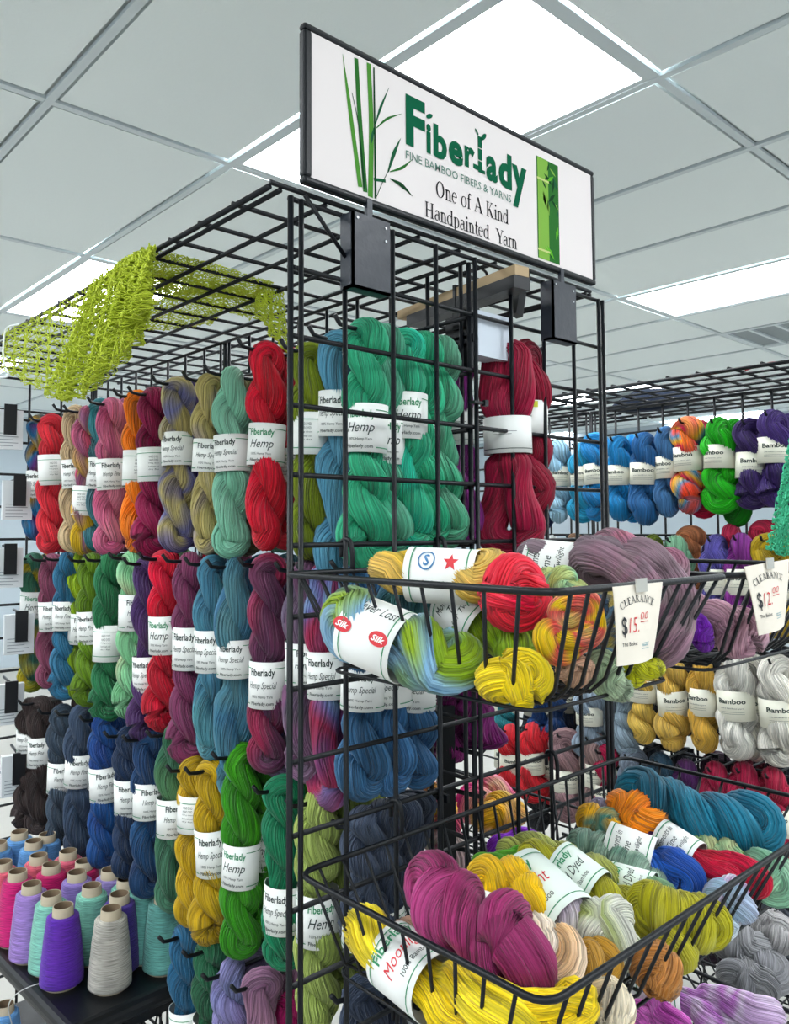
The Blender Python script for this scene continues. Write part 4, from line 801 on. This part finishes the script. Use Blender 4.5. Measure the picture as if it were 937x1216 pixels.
# ------------------------------------------------------------------ price cards
CARD = flat('cream_card', '#ece3d4', .75)
def card(label, corners, y, price):
    P = [on_y(px, py, y) for px, py in corners]; O = P[0].copy()
    t = thing('price_card', label, 'card', O); n = 8; b = MB(); V = []
    tl, tr, br, bl = [p-O for p in P]
    for s in range(n+1):
        for q in range(n+1):
            u, v = q/n, s/n; p = (tl*(1-u)+tr*u)*(1-v)+(bl*(1-u)+br*u)*v
            V.append((p[0], p[1]-.006*math.sin(PI*u)*v+.003*v*v, p[2]))
    nn = n+1; F = [[i*nn+j, i*nn+j+1, (i+1)*nn+j+1, (i+1)*nn+j] for i in range(n) for j in range(n)]; b.add(V, F)
    V2 = [(x, yy+.0006, z) for x, yy, z in V]; b.add(V2, [f[::-1] for f in F]); cobj = link('card', b.build('card', [CARD], True), t)
    def at(uv, m):
        V2, F2 = uv; out = []
        for u, v in V2:
            v = 1-v; p = (tl*(1-u)+tr*u)*(1-v)+(bl*(1-u)+br*u)*v; out.append((p[0], p[1]-.006*math.sin(PI*u)*v+.003*v*v-.0006, p[2]))
        return out, F2, m
    b = MB()
    SERIF[:] = .21, .075; V, F = serif('CLEARANCE', .9); SERIF[:] = .13, .045; V = fit(V, .09, .70, .72, .17); b.add(*at((V, F), 0))
    V, F = letters('$', 1, bold=.01); V = fit(V, .10, .35, .10, .26); b.add(*at((V, F), 0))
    V, F = letters(price, 1, shear=.25, bold=-.01); V = fit(V, .23, .40, .20, .19); b.add(*at((V, F), 1))
    V, F = letters('00', 1, shear=.25, bold=-.01); V = fit(V, .48, .55, .18, .09); b.add(*at((V, F), 1)); b.add(*at(rect(.47, .515, .66, .525), 1))
    V, F = letters('This Basket', 1, bold=.005); V = fit(V, .09, .24, .29, .05); b.add(*at((V, F), 0))
    V, F = letters('Fiberlady', 1, bold=.02); V = fit(V, .50, .20, .17, .035); b.add(*at((V, F), 2)); 
    for yy in (.175, .245): b.add(*at(rect(.49, yy, .68, yy+.006), 2))
    link('lettering', b.build('lettering', [flat('card_black_ink', '#22262c', .6), RED, flat('card_teal_ink', '#3c8fa0', .6)]), cobj)
    tp = (tl+tr)/2; link('clear_tape', MB().box((tp[0]-.008, tp[1]-.003, tp[2]-.006), (tp[0]+.008, tp[1]-.0015, tp[2]+.005)).build('clear_tape', [flat('clear_tape', '#b9b8b0', .15)]), t)
card('cream CLEARANCE card reading $15.00 on the upper left basket', [(728, 697), (787, 691), (779, 781), (737, 792)], -.352, '15.')
card('cream CLEARANCE card reading $12.00 on the upper right basket', [(884, 673), (937, 664), (935, 742), (905, 755)], -.352, '12.')

# ------------------------------------------------------------------ tray with cones of yarn
TZ = .72
tr = thing('tray_table', 'black plastic tray top with cones of yarn, lower left', 'table', (.30, .90, TZ), Euler((0, 0, .04)))
b = MB().box((-.332, -.355, -.030), (-.012, .30, 0)); me = b.build('tray_top', [PLASTIC]); o = link('tray_top', me, tr); bv = o.modifiers.new('b', 'BEVEL'); bv.width = .012; bv.segments = 3
b = MB().box((-.31, -.335, -.05), (-.03, .27, -.03)); link('under_frame', b.build('under_frame', [PLASTIC]), tr)
for k in range(11):
    x = -.31+k*.028; wire('lattice_wire', (x, -.340, -.05), (x, -.340, -.34), .0020, tr)
    if k < 10: wire('lattice_wire', (x, -.336, -.05), (x+.028, -.336, -.13), .0018, tr); wire('lattice_wire', (x+.028, -.332, -.05), (x, -.332, -.13), .0018, tr)
for z in (-.07, -.15, -.23, -.31): wire('lattice_wire', (-.32, -.343, z), (-.02, -.343, z), .0024, tr)
link('lower_shelf', MB().box((-.32, -.34, -.30), (-.02, .28, -.285)).build('lower_shelf', [PLASTIC]), tr)
for x in (-.30, -.035):
    for y in (-.315, .26): link('leg', MB().tube([(0, 0, -TZ), (0, 0, -.05)], .011, 10).build('leg', [BLACK], True), tr, (x, y, 0))
CARDB = flat('cardboard_cone', '#b3a68f', .8, 0, 0, .2, 120)
def lathe(prof, n=40, close=False):
    V = []; UV = []; prof = np.array(prof)
    for r_, z in prof: V += [(r_*math.cos(2*PI*k/n), r_*math.sin(2*PI*k/n), z) for k in range(n)]
    F = []
    for i in range(len(prof)-1):
        for k in range(n):
            F.append([i*n+k, i*n+(k+1) % n, (i+1)*n+(k+1) % n, (i+1)*n+k])
            for a, c in ((i, k), (i, k+1), (i+1, k+1), (i+1, k)): UV.append((c/n*1.0, a/(len(prof)-1)))
    return V, F, UV
z = np.linspace(0, 1, 34); gr = np.random.default_rng(5)
prof = [(.022, .005)]+[((.0352-.0095*t)*(1+.04*math.sin(PI*t))+gr.normal(0, .0002), .006+t*.102) for t in z]+[(.0235, .1100), (.017, .1105)]
CV, CFc, CUV = lathe(prof); cone_me = mesh('wound_yarn', CV, np.array(CFc), [yarn('888888')], None, CUV)
tube_me = lathe([(.028, 0), (.029, .006), (.0175, .106), (.0162, .125), (.0146, .125), (.0156, .106), (.02, .03), (.0, .03)]); tube_me = mesh('cardboard_core', tube_me[0], np.array(tube_me[1]), [CARDB, flat('core_inside_brown', '#6b5843', .9)], [1 if i//40 >= 4 else 0 for i in range(len(tube_me[1]))])  # inner faces of the core get a darker brown than the outside
cones = [('pale grey', 132, 1078, 'b4b0a8'), ('bright violet', 75, 1075, '5c2c9c 5428a0'), ('dark violet', 142, 1061, '402c80'), ('front mint', 61, 1061, '8cc4b4'), ('front lilac', 37.6, 1049, '9c80c0'), ('magenta', 21, 1034, 'bc2c6c'), ('middle mint', 109, 1051, '88c2b0'),
    ('middle lilac', 91.5, 1035, '8c78b8'), ('deep pink', 61, 1026, 'c02c68'), ('coral pink', 46, 1015, 'd06878'), ('left edge coral pink', 3.5, 1023, 'd06474'), ('sky blue', 23, 987, '6c9cd0'), ('second sky blue', 40, 998, '6898cc'), ('rear sky blue', 56, 990, '6090c4'), ('rear coral pink', 81, 1010, 'd0687c'),
    ('crimson pink', 100, 1022, 'b82860'), ('rear lilac', 131, 1032, '9484bc'), ('rear mint', 150, 1043, '80bcac'), ('wide dull teal', 195, 1060, '6fa8a0'), ('dull teal', 172, 1050, '6ca49c'), ('left edge sky blue', -2, 1000, '6494c8')]
spots = []
for nm, px, py, c in cones:
    p = on_z(px, py, TZ+.1255); rot = Euler((0, 0, random.uniform(0, 6)))
    o = thing('yarn_cone', f'{nm} cone of yarn standing on the black tray', 'yarn cone', (p[0], p[1], TZ+.0005), rot); o.scale = (1.0, 1.0, 1.0)
    link('cardboard_core', tube_me, o); h = link('wound_yarn', cone_me, o); set_mat(h, yarn(c, 2.5, 60, rough=.75)); spots.append(p)
p = on_z(6, 1192, TZ-.285+.1255); o = thing('yarn_cone', 'lone sky blue cone of yarn on the shelf below the tray', 'yarn cone', (p[0], p[1], TZ-.2845)); link('cardboard_core', tube_me, o); h = link('wound_yarn', cone_me, o); set_mat(h, yarn('6c9cd0', 2.5, 60, rough=.75))
THREAD = flat('loose_thread', '#cfd0cc', .8)
def thread(label, P, m=THREAD, r=.0007, n=60, name='loose_thread', cat='thread'): 
    P = smooth_path(P, n); O = P[0].copy(); o = link(name, MB().tube(P-O, r, 6).build(name, [m], True), None, O); return tag(o, label, cat)
thread('loose pale thread trailing off the left edge of the tray', [on_z(56, 1167, TZ+.001), on_z(40, 1170, TZ+.001), on_z(20, 1180, TZ+.001), on_z(10, 1195, TZ-.02), on_z(14, 1216, TZ-.06)], r=.0009)
thread('short pale thread end on the tray near the dull teal cone', [on_z(165, 1128, TZ+.001), on_z(180, 1125, TZ+.001), on_z(198, 1117, TZ+.001)], r=.0008)
thread('second short thread end on the tray beside the dark violet cone', [on_z(160, 1142, TZ+.001), on_z(173, 1141, TZ+.001), on_z(184, 1137, TZ+.001)], r=.0008)

# ------------------------------------------------------------------ needle packets on hooks at the far left
PKT = flat('clear_packet_card', '#dfe4e6', .35); GREY = flat('grey_print', '#8c979c', .7)
for k, (px, py) in enumerate([(8, 500), (19, 583), (8, 662), (21, 740), (9, 822), (18, 905)]):
    p = on_y(px, py, 1.20); nm = ('highest', 'second', 'third', 'fourth', 'fifth', 'lowest')[k]
    o = thing('needle_packet', f'{nm} white needle packet under a black label holder at far left', 'packet', p, Euler((0, 0, -.15)))
    link('label_holder', MB().box((-.013, -.052, -.036), (.013, -.046, .032)).build('label_holder', [PLASTIC]), o)
    link('peg', MB().tube([(0, -.046, .026), (0, .055, .026)], .003, 6).build('peg', [BLACK], True), o)
    b = MB().box((-.032, -.030, -.066), (.030, -.012, .022))
    for j in range(5): b.box((-.026, -.0306, -.06+j*.007), (.010+.01*(j % 2), -.030, -.0585+j*.007), 1)
    link('packet', b.build('packet', [PKT, GREY]), o)
# ------------------------------------------------------------------ lime lace scarf on the top panel
LACE = flat('lime_lace_yarn', '#b9c82c', .7)
def lace(name, grid, parent, r=.0010, mat=LACE, drop=.10, seed=1, jit=.34):
    """open knit net over a grid of points: slanting threads and a few cross threads as real strands"""
    g = np.random.default_rng(seed); A = np.array(grid); nu, nv, _ = A.shape
    du = np.linalg.norm(A[1:, :]-A[:-1, :], axis=2).mean(); A = A+g.normal(0, du*jit*.6, A.shape)
    segs = []
    for i in range(nu-1):
        for j in range(nv):
            for dj in ((1,) if (i+j) % 2 == 0 else (-1,)):
                if 0 <= j+dj < nv and g.random() > drop: segs.append((A[i, j], A[i+1, j+dj]))
            if g.random() < .55: segs.append((A[i, j], A[i+1, j]))
            if j < nv-1 and g.random() < .35: segs.append((A[i, j], A[i, j+1]))
    a = np.array([s[0] for s in segs]); b_ = np.array([s[1] for s in segs]); T = b_-a; T /= np.linalg.norm(T, axis=1)[:, None]+1e-9
    ref = np.where(np.abs(T[:, 2:3]) < .8, np.array([[0, 0, 1.]]), np.array([[1., 0, 0]])); N = np.cross(T, ref); N /= np.linalg.norm(N, axis=1)[:, None]; B = np.cross(T, N)
    rr = r*.62*g.uniform(.6, 1.6, len(segs))[:, None]
    V = np.stack([p+rr*(math.cos(t)*N+math.sin(t)*B) for p in (a, b_) for t in (0, 2*PI/3, 4*PI/3)], 1).reshape(-1, 3)
    base = (np.arange(len(segs))*6)[:, None, None]; F = (base+np.array([[0, 1, 4, 3], [1, 2, 5, 4], [2, 0, 3, 5]])[None]).reshape(-1, 4)
    return link(name, mesh(name, V, F, [mat]), parent)
def sheet(top, bot, nu, nv, fold=.012, nf=7, ph=0., sag=0.):
    """between a top line and a bottom line of points: hanging folds run down it"""
    T = smooth_path(top, nu); Bm = smooth_path(bot, nu); G = np.zeros((nu, nv, 3))
    for i in range(nu):
        for j in range(nv):
            v = j/(nv-1); p = T[i]*(1-v)+Bm[i]*v; f = fold*math.sin(2*PI*nf*i/nu+ph+1.5*v)*(.25+v)
            G[i, j] = p+np.array([-abs(f) if fold > 0 else f, .4*f, -sag*math.sin(PI*v)])
    return G
sc = thing('lace_scarf', 'lime green open lace scarf draped over the rack top', 'scarf', (0, 0, H+.01)); o0 = np.array([0, 0, H+.01])
ox = lambda px, py, x=-.034: on_x(px, py, x)-o0
oz = lambda px, py, z=H+.012: on_z(px, py, z)-o0
top = [ox(4, 397), ox(40, 378), ox(80, 356), ox(120, 330), ox(150, 308), ox(186, 292)]
bot = [ox(12, 440), ox(50, 462), ox(88, 478), ox(128, 452), ox(158, 408), ox(184, 372)]
lace('hanging_drape', sheet(top, bot, 92, 34), sc, .0011, drop=.24)
bot2 = [ox(70, 470, -.042), ox(100, 474, -.042), ox(135, 448, -.042), ox(168, 415, -.042), ox(182, 378, -.042)]
top2 = [ox(112, 338, -.04), ox(125, 328, -.04), ox(150, 308, -.04), ox(170, 299, -.04), ox(187, 292, -.04)]
lace('gathered_drape', sheet(top2, bot2, 62, 40, .018, 4, 1.), sc, .0013, seed=2)
lace('gathered_drape', sheet(top2, bot2, 46, 36, .026, 3, 2.4), sc, .0013, seed=5)
lace('gathered_drape', sheet([ox(150, 312, -.045), ox(168, 303, -.045), ox(186, 296, -.045)], [ox(146, 380, -.055), ox(165, 384, -.055), ox(184, 365, -.055)], 30, 36, .02, 3, 2.4), sc, .0015, seed=6)
lace('flat_drape', sheet([oz(186, 296), oz(225, 306), oz(270, 318), oz(325, 336)], [oz(186, 345), oz(215, 350), oz(262, 352), oz(318, 372)], 64, 30, .006, 5), sc, .0012, seed=3)
lace('flat_drape', sheet([oz(120, 352), oz(170, 356), oz(215, 352), oz(270, 362)], [oz(110, 385), oz(160, 392), oz(210, 392), oz(255, 384)], 56, 24, .006, 5), sc, .0012, seed=4)
lace('flat_drape', sheet([oz(180, 320), oz(225, 330), oz(270, 338), oz(318, 352)], [oz(186, 350), oz(215, 358), oz(262, 366), oz(300, 380)], 50, 26, .006, 5), sc, .0012, seed=9)
e1 = [on_z(305, 338, H+.012)-o0, on_z(322, 340, H+.012)-o0, on_z(337, 345, H+.012)-o0]; px_ = e1[1][0]
e2 = [on_x(312, 378, px_+.004)-o0, on_x(328, 398, px_)-o0, on_x(346, 425, px_)-o0]
lace('hanging_end', sheet(e1, e2, 24, 34, .01, 2), sc, .0013, seed=7)
thread('white ribbon tied at the left corner of the lace scarf', [on_x(22, 385, -.038), on_x(8, 390, -.04), on_x(4, 410, -.045), on_x(5, 432, -.045), on_x(10, 446, -.042), on_x(-4, 448, -.04)], flat('white_ribbon', '#e8ecee', .6), .0018, name='ribbon', cat='ribbon')
# mint knit hanging at the right edge
KN = flat('mint_green_knit', '#4fd0a0', .7); kt = thing('knit_scarf', 'mint green knitted piece hanging at the right edge', 'scarf', on_x(930, 530, 1.3)); k0 = on_x(930, 530, 1.3)
tp_ = [on_x(940, 518, 1.3)-k0, on_x(960, 512, 1.3)-k0, on_x(985, 520, 1.3)-k0]; bt = [on_x(916, 652, 1.3)-k0, on_x(940, 660, 1.3)-k0, on_x(980, 655, 1.3)-k0]
for q in range(3): lace('knit_panel', sheet(tp_, bt, 20, 34, .012, 3, q*1.1), kt, .0024, KN, seed=11+q)

# ------------------------------------------------------------------ small things around the rack tops
WOOD = flat('raw_pine_wood', '#b59c78', .7, 0, 0, .2, 90)
pa = on_z(618, 322, H-.012); pb = on_z(478, 376, H-.012); d = pb-pa; L = float(np.linalg.norm(d)); an = math.atan2(d[1], d[0])
t = thing('light_bar', 'wooden bar with black strip light under the rack top', 'light bar', pa, Euler((0, 0, an)))
link('wooden_bar', MB().box((0, -.016, -.006), (L, .010, .008)).build('wooden_bar', [WOOD]), t); link('strip_light', MB().box((.0, -.018, -.024), (L*.9, .012, -.0065)).build('strip_light', [PLASTIC]), t)
link('cable_tie', MB().box((L*.45, -.02, -.026), (L*.47, .013, .012)).build('cable_tie', [PLASTIC]), t)
thread('black power cord looping down from the strip light', [on_y(560, 312, .10), on_y(578, 325, .10), on_y(572, 342, .11), on_y(560, 350, .12), on_y(572, 375, .10), on_y(582, 395, .1), on_y(588, 405, .1)], PLASTIC, .0022, name='power_cord', cat='cord')
t = thing('cord_switch', 'black inline cord switch dangling from the rack top', 'switch', on_y(620, 330, .03), Euler((0, .25, 0))); link('switch_body', MB().box((-.008, -.006, -.062), (.008, .006, -.022)).build('switch_body', [PLASTIC]), t); link('cord_end', MB().tube([(-.006, 0, .012), (0, 0, -.024)], .0025, 8).build('cord_end', [PLASTIC], True), t)
t = thing('black_bracket', 'black bracket clamped on the spine near the orchid hank', 'bracket', on_x(550, 400, .318)); link('plate', MB().box((-.003, -.018, -.045), (.003, .03, .03)).build('plate', [PLASTIC]), t); link('clip', MB().box((-.008, -.014, .01), (.008, .012, .034)).build('clip', [PLASTIC]), t)
P0 = on_x(588, 392, .36); t = thing('white_box', 'white carton hung on the spine beyond the wine red hanks', 'box', P0); link('carton', MB().box((-.036, 0, -.04), (.03, .03, .018)).build('carton', [flat('white_carton', '#cdd6e0', .6)]), t); link('carton_lid', MB().box((-.037, -.001, .012), (.031, .031, .022)).build('carton_lid', [flat('white_carton', '#cdd6e0', .6)]), t)
t = thing('zip_tie', 'black zip tie round the spine post above the wine red label', 'tie', on_y(567, 478, -.006)); link('strap', MB().box((-.010, -.004, -.0015), (.010, .006, .0015)).build('strap', [PLASTIC]), t); link('head', MB().box((.009, -.006, -.004), (.016, 0, .004)).build('head', [PLASTIC]), t)
o = link('diagonal_brace', MB().tube([(0, 0, 0), tuple(on_y(410, 305, -.008)-on_y(362, 232, -.008))], .0024, 8).build('diagonal_brace', [BLACK], True), None, on_y(362, 232, -.008)); tag(o, 'thin black diagonal rod near the top left post', 'rod')
DK = flat('navy_cloth', '#16243a', .9, 0, 0, .3, 40)
P0 = on_z(760, 470, H-.03); g0 = smooth_path([on_z(722, 488, H+.016), on_z(752, 478, H+.03), on_z(790, 474, H+.03), on_z(822, 470, H+.016)], 24)
o = link('folded_cloth', mesh('folded_cloth', *tube(g0-g0[0], [.004+.03*math.sin(PI*k/23) for k in range(24)], 14, ridge=.08)[:2], [DK]), None, g0[0]); tag(o, 'dark navy cloth bundle on top of the right rack', 'cloth')
thread('thin red cord lying on top of the right rack', [on_z(885, 440, H+.012), on_z(905, 433, H+.03), on_z(920, 430, H+.03), on_z(945, 430, H+.03)], flat('red_cord', '#a8323a', .6), .0016, name='red_cord', cat='cord')
o = link('louvre_panel', MB().box((0, 0, 0), (1.8, .5, .03)).build('louvre_panel', [flat('louvre_grey', '#8a9699', .6)]), None, (5.9, 2.95, HC-.035)); o['kind'] = 'structure'; o.name = 'trim_1'
